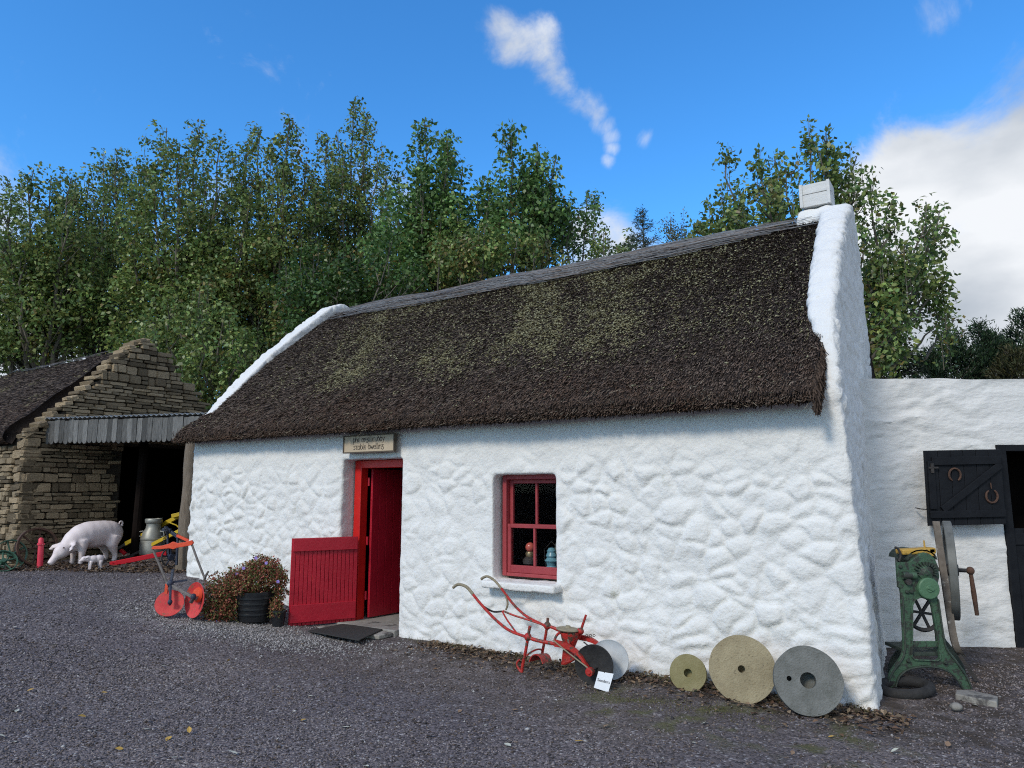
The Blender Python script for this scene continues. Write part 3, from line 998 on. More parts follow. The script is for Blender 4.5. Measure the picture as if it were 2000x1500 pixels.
# lichen tufts standing proud of the reed
OCT_V = np.array([[1, 0, 0], [-1, 0, 0], [0, 1, 0], [0, -1, 0], [0, 0, 1], [0, 0, -1]], float)
OCT_F = np.array([[0, 2, 4], [2, 1, 4], [1, 3, 4], [3, 0, 4], [2, 0, 5], [1, 2, 5], [3, 1, 5], [0, 3, 5]])
def pebbles(C, size, flat, tint, jit=0.35):
    n = len(C)
    V = OCT_V[None] * (1 + rng.uniform(-jit, jit, (n, 6, 1)))
    a = rng.uniform(0, 2 * np.pi, n)
    sc = np.stack([size * rng.uniform(.75, 1.3, n), size * rng.uniform(.6, 1.0, n), size * flat], 1)
    V = V * sc[:, None, :]
    tx = rng.normal(0, .3, n)
    V[:, :, 2] += V[:, :, 0] * tx[:, None]
    ca, sa = np.cos(a)[:, None], np.sin(a)[:, None]
    X = V[:, :, 0] * ca - V[:, :, 1] * sa
    Yv = V[:, :, 0] * sa + V[:, :, 1] * ca
    V = np.stack([X, Yv, V[:, :, 2]], -1) + C[:, None, :]
    F = OCT_F[None] + (np.arange(n) * 6)[:, None, None]
    return V.reshape(-1, 3), F.reshape(-1, 3), np.repeat(tint, 6, 0)
sel = np.where(rng.random(len(P)) < lm * 0.17)[0][:16000]
sel2 = rng.choice(len(P), 900, replace=False)
sel = np.concatenate([sel, sel2[(P[sel2, 2] < 4.5)]])
Pc = P[sel] + Nn[sel] * 0.012
tn = np.array([0.25, 0.24, 0.15]) * rng.uniform(.4, 1.5, (len(sel), 1)) + rng.uniform(0, .03, (len(sel), 1))
V, F, tn = pebbles(Pc @ Mf[:3, :3].T + Mf[:3, 3], rng.uniform(.006, .019, len(sel)), .6, tn)
tag(link('lichen', np_mesh('lichen', to_local(V, cot), F, tn), MT['lichen'], roof), kind='stuff')

# wire netting laid over the ridge
def netting(root, parent, TG, TN, frame, v0, v1, n, name='ridge_netting'):
    nv, nx, _ = TG.shape
    Vs, Fs = [], []
    off = 0
    Ts = []
    Mf = np.array(frame)
    for k in range(n):
        vc = v1 - (v1 - v0) * rng.random() ** 1.35
        ua = rng.uniform(0, nx * .75)
        L = rng.uniform(.08, .30) * nx
        m = 14
        uu = np.clip(np.linspace(ua, ua + L, m), 0, nx - 1.001)
        vv = np.clip(vc + np.cumsum(rng.normal(0, .22, m)), v0 - .5, v1 + .8)
        i0, j0 = uu.astype(int), vv.astype(int)
        fu, fv = (uu - i0)[:, None], (vv - j0)[:, None]
        P = (TG[j0, i0] * (1 - fu) + TG[j0, i0 + 1] * fu) * (1 - fv) + (TG[j0 + 1, i0] * (1 - fu) + TG[j0 + 1, i0 + 1] * fu) * fv
        N_ = TN[j0]
        P = P + N_ * rng.uniform(.035, .075)
        T = np.gradient(P, axis=0)
        T /= np.linalg.norm(T, axis=1)[:, None] + 1e-9
        S = np.cross(T, N_)
        w = rng.uniform(.002, .004)
        A = np.stack([P - S * w, P + N_ * w, P + S * w], 1)
        Vs.append(A.reshape(-1, 3))
        cc = np.array([0.15, 0.155, 0.16]) if rng.random() < .7 else np.array([0.13, 0.10, 0.08])
        Ts.append(np.repeat((cc * rng.uniform(.4, 1.5))[None], m * 3, 0))
        i = np.arange(m * 3).reshape(m, 3) + off
        Fs.append(np.concatenate([np.stack([i[:-1, a], i[:-1, b], i[1:, b], i[1:, a]], -1) for a, b in ((0, 1), (1, 2))]))
        off += m * 3
    V = np.concatenate(Vs) @ Mf[:3, :3].T + Mf[:3, 3]
    o = link(name, np_mesh(name, to_local(V, root), np.concatenate(Fs), np.concatenate(Ts)), MT['net'], parent)
    tag(o, kind='stuff')
netting(cot, roof, TG, TN, MW, 36.3, 47, 1350)

# chimney pot box of boards on the ridge
CX, CY, CZ = -0.60, 2.50, 4.90
chim = MB()
chim.box(MW @ Matrix.Translation((CX, CY, CZ + .13)), .29, .25, .26)
chim = chim.build('chimney_box', MT['chim'], cot)
for k, (zc, hh) in enumerate(((CZ + .075, .148), (CZ + .215, .118))):
    for face in (0, 1):
        mb = MB()
        mb.box(MW @ Matrix.Translation((CX + (0 if face == 0 else .1575), CY - (.1375 if face == 0 else 0), zc)), .33 if face == 0 else .025, .025 if face == 0 else .25, hh)
        mb.build('board', MT['chim'], chim, bevel=.004)
for sx in (-1, 1):
    mb = MB()
    mb.box(MW @ Matrix.Translation((CX + sx * .15, CY - .158, CZ + .14)), .035, .016, .282)
    mb.build('corner_strip', MT['chim'], chim, bevel=.003)

# door --------------------------------------------------------------------
DL, DR = -5.72, -4.80          # frame in the opening
df = MB()
for x0, x1, z0, z1 in ((DL - .04, DL + .07, 0.06, 1.98), (DR - .07, DR + .06, 0.06, 1.98), (DL + .0701, DR - .0701, 1.885, 1.98)):
    df.box(MW @ Matrix.Translation(((x0 + x1) / 2, .25, (z0 + z1) / 2)), x1 - x0, .12, z1 - z0)
df = df.build('door_frame', MT['frame_red'], cot, bevel=.006)
mb = MB()
mb.box(MW @ Matrix.Translation((-5.30, .40, .03)), .96, .9, .09)
mb.build('threshold', MT['concrete'], cot, bevel=.01)

def panel_door(root_part_name, hinge, dirv, w, z0, z1, mat, nb, thick=.035, rails=True, flip=1):
    """a ledged door from hinge along dirv; boards are pieces of their own"""
    dirv = Vector(dirv).normalized()
    nrm = Vector((dirv.y, -dirv.x, 0)) * flip
    p = Vector(hinge)
    core = MB()
    core.bar(p + Vector((0, 0, (z0 + z1) / 2)), p + dirv * w + Vector((0, 0, (z0 + z1) / 2)), thick * .5, z1 - z0)
    core = core.build(root_part_name, mat, cot, bevel=.003)
    bw = w / nb
    for k in range(nb):
        a = p + dirv * (bw * k + .003) + nrm * (thick * .25 + .007)
        b = p + dirv * (bw * (k + 1) - .003) + nrm * (thick * .25 + .007)
        zz = Vector((0, 0, (z0 + z1) / 2))
        m = MB()
        m.bar(a + zz, b + zz, .014, z1 - z0 - .01 * rng.random())
        m.build('board', mat, core, bevel=.003)
    if rails:
        for zc, hh in ((z1 - .075, .15), (z0 + .14, .20)):
            a = p + nrm * (thick * .25 + .026) + Vector((0, 0, zc)) + dirv * .01
            m = MB()
            m.bar(a, a + dirv * (w - .02), .024, hh)
            m.build('rail', mat, core, bevel=.005)
    return core
hh0 = W(-5.645, .16, 0)
ff = at(556, 1140, 8.42)
hd = panel_door('half_door', (hh0.x, hh0.y, 0), (ff.x - hh0.x, ff.y - hh0.y, 0), .785, .07, 1.06, MT['door_red'], 16, flip=-1)
td = panel_door('tall_door', tuple(W(-5.60, .32, 0)), tuple(AY * .95 + AX * .10), .80, .09, 1.88, MT['door_red'], 7, rails=False, flip=1)
for zc in (.35, 1.0, 1.72):
    c = W(-5.625, .30, zc)
    MB().tube([c - Vector((0, 0, .05)), c + Vector((0, 0, .05))], .014, 8).build('hinge', MT['door_red'], cot, smooth=True)
# loose flag and black mat before the door
p = [gp(*q) for q in ((600, 1232), (690, 1213), (776, 1200), (775, 1238), (700, 1262))]
flag = thing('door_flag', 'worn grey concrete slab lying in front of the red doorway', 'slab', (p[3] + p[0]) / 2)
def slab(pts, th, lift=0.0):
    n = len(pts)
    V = [Vector((q.x, q.y, q.z - .02)) for q in pts] + [Vector((q.x, q.y, q.z + th + lift)) for q in pts]
    return MB().add(V, [tuple(range(n))[::-1], tuple(range(n, 2 * n))] + [(i, (i + 1) % n, n + (i + 1) % n, n + i) for i in range(n)])
def flatp(pts, z):
    return [Vector((q.x, q.y, z)) for q in pts]
slab(flatp([W(-5.77, -.06, 0), W(-4.83, -.06, 0), W(-4.84, -.27, 0), W(-5.30, -.33, 0), W(-5.95, -.30, 0)], 0.03), .025).build('slab', MT['concrete'], flag, bevel=.01)
matp = flatp([gp(600, 1236), gp(668, 1222), gp(752, 1238), gp(700, 1264)], 0.08)
dm = slab(matp, -.008).build('door_mat', MT['mat'], None, bevel=.006)
tag(dm, 'black rubber mat lying askew at the doorstep', 'mat')

# window ------------------------------------------------------------------
WY = .13
def wbox(name, x0, x1, z0, z1, y0, y1, mat, parent, bevel=.004):
    m = MB()
    m.box(MW @ Matrix.Translation(((x0 + x1) / 2, (y0 + y1) / 2, (z0 + z1) / 2)), x1 - x0, y1 - y0, z1 - z0)
    return m.build(name, mat, parent, bevel=bevel)
WX0, WX1, WZ0, WZ1 = -3.495, -2.735, .735, 1.78
win = MB()
for x0, x1, z0, z1 in ((WX0, WX0 + .05, WZ0, WZ1), (WX1 - .05, WX1, WZ0, WZ1), (WX0 + .0501, WX1 - .0501, WZ1 - .055, WZ1), (WX0 + .0501, WX1 - .0501, WZ0, WZ0 + .035)):
    win.box(MW @ Matrix.Translation(((x0 + x1) / 2, WY + .07, (z0 + z1) / 2)), x1 - x0, .14, z1 - z0)
win = win.build('window_frame', MT['win_red'], cot, bevel=.006)
xm = (WX0 + WX1) / 2
def sash(z0, z1, y, low):
    x0, x1 = WX0 + .051, WX1 - .051
    br = .075 if low else .04
    s = MB()
    for a, b, c, e in ((x0, x0 + .04, z0, z1), (x1 - .04, x1, z0, z1), (x0 + .0401, x1 - .0401, z1 - .04, z1), (x0 + .0401, x1 - .0401, z0, z0 + br)):
        s.box(MW @ Matrix.Translation(((a + b) / 2, y, (c + e) / 2)), b - a, .04, e - c)
    s = s.build('lower_sash' if low else 'upper_sash', MT['win_red'], win, bevel=.004)
    wbox('glazing_bar', xm - .0125, xm + .0125, z0 + br, z1 - .04, y - .018, y + .018, MT['win_red'], win, .003)
    for a, b in ((x0 + .041, xm - .0135), (xm + .0135, x1 - .041)):
        wbox('pane', a, b, z0 + br + .001, z1 - .041, y - .002, y + .002, MT['glass'], win, 0)
zmid = 1.245
sash(zmid - .02, WZ1 - .056, WY + .085, False)
sash(WZ0 + .036, zmid + .02, WY + .04, True)
m = MB()
m.box(MW @ Matrix.Translation((-3.14, .02, .672)), .86, .34, .075)
mm = remesh(m, .014, 4)
n = len(mm.vertices)
V = np.empty(n * 3, dtype=np.float32)
mm.vertices.foreach_get('co', V)
V = V.reshape(n, 3).astype(float)
V[:, 2] += (fbm(V * 14, 3) - .5) * .02
V[:, 0] += (fbm(V * 12 + 5, 3) - .5) * .02
mm.vertices.foreach_set('co', to_local(V, cot).astype(np.float32).ravel())
mm.polygons.foreach_set('use_smooth', np.ones(len(mm.polygons), dtype=bool))
mm.materials.clear()
mm.update()
link('window_sill', mm, MT['white'], cot)
# a shelf inside the window, and what stands on it
wbox('inner_shelf', -3.6, -2.4, .70, .74, .24, .66, MT['old_wood'], cot)
def LM(p):
    return Matrix.Translation(p)
o = thing('oil_lamp', 'dark oil lamp with a red globe behind the lower left pane', 'lamp', W(-3.27, 0.32, .74))
MB().lathe([(.0, 0), (.07, 0), (.075, .02), (.03, .05), (.03, .08), (.075, .11), (.08, .15), (.05, .18), (.0, .185)], LM(W(-3.27, 0.32, .742)), 20).build('base', MT['iron_dark'], o, smooth=True)
MB().lathe([(.0, 0), (.045, .0), (.05, .03), (.04, .05), (0, .05)], LM(W(-3.27, 0.32, .925)), 16).build('burner', MT['brass'], o, smooth=True)
MB().ell(W(-3.27, 0.32, 1.02), (.05, .05, .05)).build('globe', MT['glass_red'], o, smooth=True)
o = thing('lantern', 'pale blue enamel lantern behind the lower right pane', 'lantern', W(-3.02, 0.34, .74))
MB().lathe([(0, 0), (.07, 0), (.075, .06), (.05, .10), (.055, .13), (.075, .15), (.05, .18), (.06, .20), (.045, .235), (.05, .25), (.03, .28), (0, .285)], LM(W(-3.02, 0.34, .742)), 20).build('body', MT['blue_enamel'], o, smooth=True)
MB().tube([W(-3.095, 0.34, .82), W(-3.11, 0.34, 1.0), W(-3.02, 0.34, 1.09), W(-2.93, 0.34, 1.0), W(-2.945, 0.34, .82)], .004, 6).build('handle', MT['iron_dark'], o)
o = thing('storage_crate', 'blue crate with a yellow rim on the inside window shelf', 'crate', W(-2.72, 0.45, .74))
MB().box(LM(W(-2.72, 0.45, .84)) @ Matrix.Rotation(RZ, 4, 'Z'), .34, .22, .19).build('body', MT['crate_blue'], o, bevel=.008)
MB().box(LM(W(-2.72, 0.45, .955)) @ Matrix.Rotation(RZ, 4, 'Z'), .37, .25, .035).build('rim', MT['yellow'], o, bevel=.006)
o = thing('turned_candlestick', 'turned wooden candlestick standing on the crate in the window', 'candlestick', W(-2.80, 0.43, .975))
MB().lathe([(0, 0), (.045, 0), (.045, .015), (.018, .04), (.028, .08), (.014, .12), (.026, .17), (.014, .21), (.022, .25), (.03, .27), (0, .275)], LM(W(-2.80, 0.43, .9725)), 16).build('stem', MT['wood_handle'], o, smooth=True)
o = MB().lathe([(0, 0), (.10, 0), (.13, .05), (.12, .14), (.07, .17), (0, .17)], LM(W(-2.97, 0.57, .742)) @ Matrix.Translation((0, 0, .17)), 20).build('crock', MT['cream'], None, smooth=True)
tag(o, 'cream stoneware crock at the back of the window shelf', 'crock')
wbox('crock_stand', -3.08, -2.9, .74, .911, .50, .66, MT['room_shade'], cot)

# sign over the door --------------------------------------------------------
sg = thing('door_sign', 'cream wooden sign with two lines of old lettering above the doorway', 'sign', W(-5.26, -.06, 2.06), RZ)
SM = MW @ Matrix.Translation((-5.265, -.075, 2.162)) @ Matrix.Rotation(R(90), 4, 'X')        # x along, y up, z towards the yard
MB().box(SM, .82, .215, .03).build('board', MT['sign_board'], sg, bevel=.003)
m = MB()
for x, y, sx, sy in ((0, .1, .836, .014), (0, -.1, .836, .014), (-.411, 0, .014, .185), (.411, 0, .014, .185)):
    m.box(SM @ Matrix.Translation((x, y, .004)), sx, sy, .044)
m.build('frame', MT['sign_frame'], sg)
def arc(cx, cy, rx, ry, a0, a1, n=9):
    return [(cx + rx * math.cos(R(a0 + (a1 - a0) * i / n)), cy + ry * math.sin(R(a0 + (a1 - a0) * i / n))) for i in range(n + 1)]
O_ = arc(.4, .5, .38, .5, 0, 360, 14)
GLY = {'p': ([[(.05, 1), (.05, -.55)], arc(.05, .5, .65, .5, 90, -90)], .8), 'h': ([[(.05, 1.5), (.05, 0)], arc(.4, .45, .35, .5, 180, 0) + [(.75, .1), (.6, -.1)]], .9),
       'i': ([[(.1, 1), (.1, .1), (.25, 0)]], .38), 'l': ([[(.1, 1.5), (.1, .1), (.3, 0)]], .42),
       'm': ([arc(.3, .5, .28, .5, 250, 0) + [(.58, 0)], arc(.88, .5, .28, .5, 180, -70)], 1.25), 'c': ([arc(.4, .5, .38, .5, 50, 310)], .75),
       'g': ([[(0, 1), (.75, 1)], [(.35, 1), (.15, .55)] + arc(.35, .2, .35, .4, 100, -150)], .85), 'u': ([[(.05, 1), (.05, .3)] + arc(.4, .35, .35, .35, 180, 360) + [(.75, 1)]], .9),
       'd': ([O_, [(.7, .8), (.1, 1.45)]], .9), 'y': ([[(.05, 1), (.38, .2)], [(.75, 1), (.2, -.5)]], .85), 's': ([[(.65, .95), (.2, 1), (.05, .75), (.6, .35), (.5, .03), (.0, .05)]], .78),
       't': ([[(0, 1), (.75, 1)], [(.35, 1), (.25, .3), (.4, .02), (.7, .08)]], .82), 'a': ([O_, [(.78, 1), (.78, .1), (.9, 0)]], 1.0),
       'b': ([[(.05, 1.5), (.05, .4)], O_], .9), 'e': ([arc(.4, .5, .38, .5, 40, 320), [(.05, .52), (.7, .6)]], .8),
       'w': ([[(.0, 1), (.25, 0), (.5, .8), (.75, 0), (1.0, 1)]], 1.15), 'n': ([[(.05, 1), (.05, 0)], arc(.4, .5, .35, .5, 180, 0) + [(.75, 0)]], .92), ' ': ([], .7), '.': ([[(.1, .5), (.2, .55)]], .35)}
def lettering(txt, size, cx, cy, M, small=()):
    w = sum(GLY[c][1] * (.6 if i in small else 1) for i, c in enumerate(txt)) * size
    x = cx - w / 2
    mb = MB()
    for i, ch in enumerate(txt):
        k = .6 if i in small else 1
        for st in GLY[ch][0]:
            for a, b in zip(st[:-1], st[1:]):
                A = Vector((x + a[0] * size * k, cy + a[1] * size * k + (size * .45 if k < 1 else 0), 0))
                B = Vector((x + b[0] * size * k, cy + b[1] * size * k + (size * .45 if k < 1 else 0), 0))
                dv = (B - A)
                if dv.length < 1e-6:
                    continue
                dv.normalize()
                sd = Vector((-dv.y, dv.x, 0)) * size * .062
                A -= dv * size * .05
                B += dv * size * .05
                mb.add([M @ (A - sd), M @ (B - sd), M @ (B + sd), M @ (A + sd)], [(0, 1, 2, 3)])
        x += GLY[ch][1] * size * k
    return mb
LMx = SM @ Matrix.Translation((0, 0, .0185))
lettering('phil mcgillicuddy', .044, .005, .022, LMx, small=(6,)).build('lettering', MT['ink'], sg, recalc=False)
lettering('stable dwelling', .044, .005, -.066, LMx).build('lettering', MT['ink'], sg, recalc=False)
# ------------------------------------------------------------------ stable wall on the right
SY = 7.70
stb = thing('stable_building', 'low white rendered stable with flat wall top and black door', 'stable', (4.0, SY, 0))
def stable_wall():
    # displaced face with a door opening (x from 5.27)
    xs = np.concatenate([np.arange(3.3, 5.235, .025), [5.235], np.arange(6.15, 8.6, .06)])
    zs = np.concatenate([np.arange(-.1, 2.09, .025), [2.10], np.arange(2.125, 2.83, .025)])
    X, Z = np.meshgrid(xs, zs)
    P = np.stack([X.ravel(), np.full(X.size, SY), Z.ravel()], 1)
    q = P + (np.stack([fbm(P * 2 + 7 * k, 2) for k in range(3)], 1) - .5) * .5
    h = (fbm(q * np.array([2.0, 1, 4.5]), 4) - .5) * .060 + (np.abs(fbm(q * np.array([3.2, 1, 8]) + 30, 3) - .5)) * -.06 + (fbm(P * 18, 2) - .5) * .010
    P[:, 1] -= h
    P[:, 2] += sstep(2.7, 2.82, P[:, 2]) * (fbm(P * 3, 2) - .5) * .03
    nz, nx = X.shape
    i = np.arange(nx * nz).reshape(nz, nx)
    F = np.stack([i[:-1, :-1], i[:-1, 1:], i[1:, 1:], i[1:, :-1]], -1)
    keep = ~((xs[:-1] >= 5.23)[None, :] & (xs[1:] <= 6.16)[None, :] & (zs[:-1] < 2.095)[:, None])
    F = F[keep]
    # top, and the reveal of the door
    V = list(map(tuple, P))
    F = [tuple(f) for f in F]
    def strip(idx, dv):
        b = len(V)
        for k in idx:
            V.append(tuple(np.array(V[k]) + dv))
        for a in range(len(idx) - 1):
            F.append((idx[a], idx[a + 1], b + a + 1, b + a))
    strip(list(i[-1]), np.array([0, .45, 0]))
    kx = int(np.argmin(np.abs(xs - 5.235)))
    kz = int(np.argmin(np.abs(zs - 2.10)))
    strip(list(i[:kz + 1, kx]), np.array([0, .3, 0]))
    strip(list(i[kz, kx:kx + 2]), np.array([0, .3, 0]))
    m = MB()
    m.add(V, F)
    o = m.build('wall', MT['white2'], stb, smooth=True)
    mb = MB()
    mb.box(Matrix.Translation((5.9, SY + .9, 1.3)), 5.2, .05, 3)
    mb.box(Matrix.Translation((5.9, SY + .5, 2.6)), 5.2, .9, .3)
    mb.build('interior_shade', MT['room_shade'], stb)
stable_wall()
m = MB()
m.box(Matrix.Translation((5.285, SY + .03, 1.05)), .09, .10, 2.1)
m.box(Matrix.Translation((5.75, SY + .03, 2.135 - .07)), 1.02 - .18, .10, .07)
m.box(Matrix.Translation((6.12, SY + .03, 1.05)), .09, .10, 2.1)
m.build('door_frame', MT['black_paint'], stb, bevel=.006)
lo = MB().box(Matrix.Translation((5.70, SY + .06, .61)), .73, .03, 1.2).build('lower_door', MT['black_paint'], stb, bevel=.004)
for k in range(6):
    MB().box(Matrix.Translation((5.335 + .0608 + k * .1216, SY + .035, .61)), .117, .02, 1.19).build('board', MT['black_paint'], lo, bevel=.004)
MB().box(Matrix.Translation((5.70, SY + .018, 1.10)), .72, .02, .12).build('ledge', MT['black_paint'], lo, bevel=.004)
# upper shutter, swung open against the wall
pTL, pTR, pBR, pBL = at(1805, 884, 7.56), at(1954, 877, 7.58), at(1962, 1026, 7.58), at(1813, 1021, 7.56)
ux = (pTR - pTL).normalized()
sc = (pTL + pTR + pBR + pBL) / 4
sw, shh = .82, .785
uz = Vector((0, 0, 1))
un = ux.cross(uz).normalized()            # towards the yard
if un.y > 0:
    un = -un
tilt = Matrix.Rotation(R(-1.5), 4, un)
SMt = Matrix.Translation(sc) @ tilt @ Matrix((( ux.x, uz.x, un.x, 0), (ux.y, uz.y, un.y, 0), (ux.z, uz.z, un.z, 0), (0, 0, 0, 1)))
def sbox(name, x, y, z, sx, sy, sz, mat, parent, rot=0, bevel=.004):
    return MB().box(SMt @ Matrix.Translation((x, y, z)) @ Matrix.Rotation(rot, 4, 'Z'), sx, sy, sz).build(name, mat, parent, bevel=bevel)
sh = sbox('shutter', 0, 0, -.012, sw, shh, .016, MT['black_paint'], stb)
nb = 6
for k in range(nb):
    sbox('board', -sw / 2 + sw / nb * (k + .5), 0, .006, sw / nb - .004, shh - .004, .018, MT['black_paint'], sh)
sbox('ledge', .02, shh / 2 - .115, .028, sw - .08, .085, .024, MT['black_paint'], sh)
sbox('ledge', 0, -shh / 2 + .115, .028, sw - .02, .075, .024, MT['black_paint'], sh)
sbox('ledge', -sw / 2 + .05, .03, .0275, .07, .50, .022, MT['black_paint'], sh)
sbox('brace', .06, .0, .028, .80, .075, .022, MT['black_paint'], sh, rot=math.atan2(.42, .6))
def horseshoe(cx, cy, up):
    pts = []
    for k in range(15):
        a = R(-60 + 300 * k / 14) if up else R(120 + 300 * k / 14)
        pts.append(SMt @ Vector((cx + .062 * math.cos(a), cy + .068 * math.sin(a), .026)))
    MB().tube(pts, [.007] + [.011] * 13 + [.007], 6).build('horseshoe', MT['rust'], sh, smooth=True)
horseshoe(-.11, .13, True)
horseshoe(.27, -.10, False)
MB().tube([SMt @ Vector((.27, -.02, .028)), SMt @ Vector((.265, .04, .028))], .006, 6).build('staple', MT['rust'], sh)
MB().box(SMt @ Matrix.Translation((-.345, .21, .045)), .10, .018, .012).box(SMt @ Matrix.Translation((-.36, .205, .045)), .03, .10, .012).build('latch', MT['iron_dark'], sh)
m = MB()
a = at(1798, 994, 7.60)
m.tube([a + Vector((-.02, .06, .01)), a + Vector((.0, 0, 0)), a + Vector((.05, -.01, -.005)), a + Vector((.09, 0, .01))], .006, 6)
m.build('hook', MT['iron_dark'], stb)

# ------------------------------------------------------------------ stone barn on the left
B0 = Vector((-8.14, 11.92, 0.36))
barn = thing('stone_barn', 'rubble stone barn with thatched roof and stepped gable edge', 'barn', B0, RZ)
MBn = Matrix.Translation(B0) @ Matrix.Rotation(RZ, 4, 'Z')
def BP(x, y, z):
    return MBn @ Vector((x, y, z - B0.z))
def gable_top(y):
    return float(np.interp(y, [-.05, 0, .5, 1.0, 1.5, 1.78, 2.0, 2.3, 2.9, 4.3], [2.42, 2.50, 3.02, 3.58, 4.18, 4.46, 4.48, 4.30, 3.70, 2.4]))
# core walls behind the stones
m = MB()
ln = [(0.03, -.2), (0.03, 2.42), (.5, 2.94), (1.0, 3.5), (1.5, 4.08), (1.8, 4.36), (2.0, 4.38), (2.3, 4.18), (2.9, 3.6), (4.3, 2.3), (4.3, -.2)]
fr = MBn @ Matrix.Translation((-.03, 0, -B0.z)) @ Matrix(((0, 0, -1, 0), (1, 0, 0, 0), (0, 1, 0, 0), (0, 0, 0, 1)))
m.plate(ln, [[(1.62, .2), (4.0, .2), (4.0, 2.46), (1.62, 2.46)][::-1]], .45, fr)
gw = m.build('gable_wall', MT['mortar'], barn)
m = MB()
m.box(MBn @ Matrix.Translation((-3.2, .255, .95)), 6.4 - .97, .45, 2.5)
m.box(MBn @ Matrix.Translation((-.26, .255, .95)), .46, .449, 2.5)
fw = m.build('front_wall', MT['mortar'], barn)
m = MB()
m.box(MBn @ Matrix.Translation((-2.6, 2.6, .9)), .05, 4.2, 2.6)
m.box(MBn @ Matrix.Translation((-1.6, 4.2, .9)), 2.2, .05, 2.6)
m.box(MBn @ Matrix.Translation((-1.6, 2.6, 2.15)), 2.2, 3.4, .05)
m.build('interior_shade', MT['room_shade'], barn)  # near-black sheets paint the shade inside the gable opening
stones = []           # (world centre, axes matrix, size, owner, nearness)
def rubble(u0, u1, zlo, ztop, place, owner, wmin=.09, wmax=.33):
    z = zlo
    while z < 4.7:
        h = rng.choice([.038, .05, .065, .085, .11, .16], p=[.16, .22, .24, .19, .12, .07])
        u = u0 - rng.uniform(0, .1)
        while u < u1:
            w = rng.uniform(wmin, wmax) * (1.15 if h < .09 else .85)
            w = min(w, u1 - u + .02)
            if w < .05:
                break
            uc = u + w / 2
            if ztop(uc) > z + h * .55 and not (owner is gw and uc + w / 2 > 1.66 and uc < 4.0 and z < 2.42):
                if h > .12 and rng.random() < .35:
                    hs_ = h * .48
                    stones.append((place, owner, uc, z + hs_ / 2, w, hs_))
                    stones.append((place, owner, uc, z + hs_ * 1.5 + .01, w, hs_))
                else:
                    stones.append((place, owner, uc, z + h / 2 + rng.uniform(-.008, .008), w, h))
            u += w + .008
        z += h + .006
rubble(0.0, 4.25, .30, gable_top, 'g', gw)
rubble(0.42, 1.9, .30, lambda u: 2.42, 'f', fw)
# quoins: long and short at the corner
z = .30
k = 0
while z < 2.42:
    h = rng.uniform(.09, .17)
    stones.append(('q', fw, 0, z + h / 2, .42 if k % 2 else .30, h))
    z += h + .008
    k += 1
def stone_mesh(seed):
    r = np.random.default_rng(seed)
    V, F = [], []
    a, b = .5, .40
    for zz, k in ((-.5, .92), (-.3, 1), (.28, 1), (.5, .86)):
        for x, y in ((-a, -b), (-b, -a), (b, -a), (a, -b), (a, b), (b, a), (-b, a), (-a, b)):
            V.append((x * k * (1 + r.uniform(-.09, .06)), y * k * (1 + r.uniform(-.20, .10)), zz + r.uniform(-.06, .06)))
    for j in range(3):
        for i in range(8):
            F.append((j * 8 + i, j * 8 + (i + 1) % 8, j * 8 + 8 + (i + 1) % 8, j * 8 + 8 + i))
    F.append(tuple(range(24, 32)))
    return V, F                                     # x along, y up, z out of the wall
SV = [stone_mesh(100 + i) for i in range(10)]
SMESH = []
for i, (V, F) in enumerate(SV):
    me = bpy.data.meshes.new('stone')
    me.from_pydata(V, [], F)
    me.update()
    me.materials.append(MT['stone'])
    SMESH.append(me)
sp = []
for place, owner, u, z, w, h in stones:
    prot = rng.uniform(-.012, .028)
    dep = .14
    if place == 'g':
        c = Vector((-dep / 2 + .03 + prot, u, z - B0.z))
        ax = Matrix(((0, 0, 1), (1, 0, 0), (0, 1, 0)))
    elif place == 'f':
        c = Vector((-u, dep / 2 - .03 - prot, z - B0.z))
        ax = Matrix(((1, 0, 0), (0, 0, -1), (0, 1, 0)))
    else:
        c = Vector((-w / 2 + .035 + prot * .5, w * .35 - .035 - prot * .5, z - B0.z))
        ax = Matrix(((1, 0, 0), (0, 0, -1), (0, 1, 0)))
        dep = w * .7
    Ml = Matrix.Translation(c) @ (ax @ Matrix.Rotation(rng.normal(0, .03), 3, 'Z')).to_4x4() @ Matrix.Diagonal((w, h, dep, 1))
    world_c = MBn @ c
    vis = w * h / (world_c.y ** 2)
    if (place == 'g' and u > 2.2 and z < 2.4) or (place == 'f' and u > .6):
        vis *= .05
    sp.append((vis, Ml, owner))
sp.sort(key=lambda t: -t[0])
for k, (vis, Ml, owner) in enumerate(sp[:300]):
    o = bpy.data.objects.new('stone', SMESH[k % 10])
    COL.objects.link(o)
    o.parent = owner
    o.matrix_local = Ml
    ROOTM[o] = ROOTM[owner]
for owner in (gw, fw):
    Vs, Fs, Ts = [], [], []
    off = 0
    for k, (vis, Ml, ow) in enumerate(sp[300:]):
        if ow is not owner:
            continue
        V, F = SV[k % 10]
        Vs += [tuple(Ml @ Vector(v)) for v in V]
        Fs += [tuple(i + off for i in f) for f in F]
        off += len(V)
        t = np.array([0.20, 0.16, 0.105]) * rng.uniform(.45, 1.6)
        Ts += [t] * len(V)
    if Vs:
        me = bpy.data.meshes.new('small_stones')
        me.from_pydata(Vs, [], Fs)
        a_ = me.attributes.new('tint', 'FLOAT_COLOR', 'POINT')
        t4 = np.ones((len(Vs), 4), dtype=np.float32)
        t4[:, :3] = np.array(Ts)
        a_.data.foreach_set('color', t4.ravel())
        me.update()
        tag(link('small_stones', me, MT['stone_tint'], owner), kind='stuff')
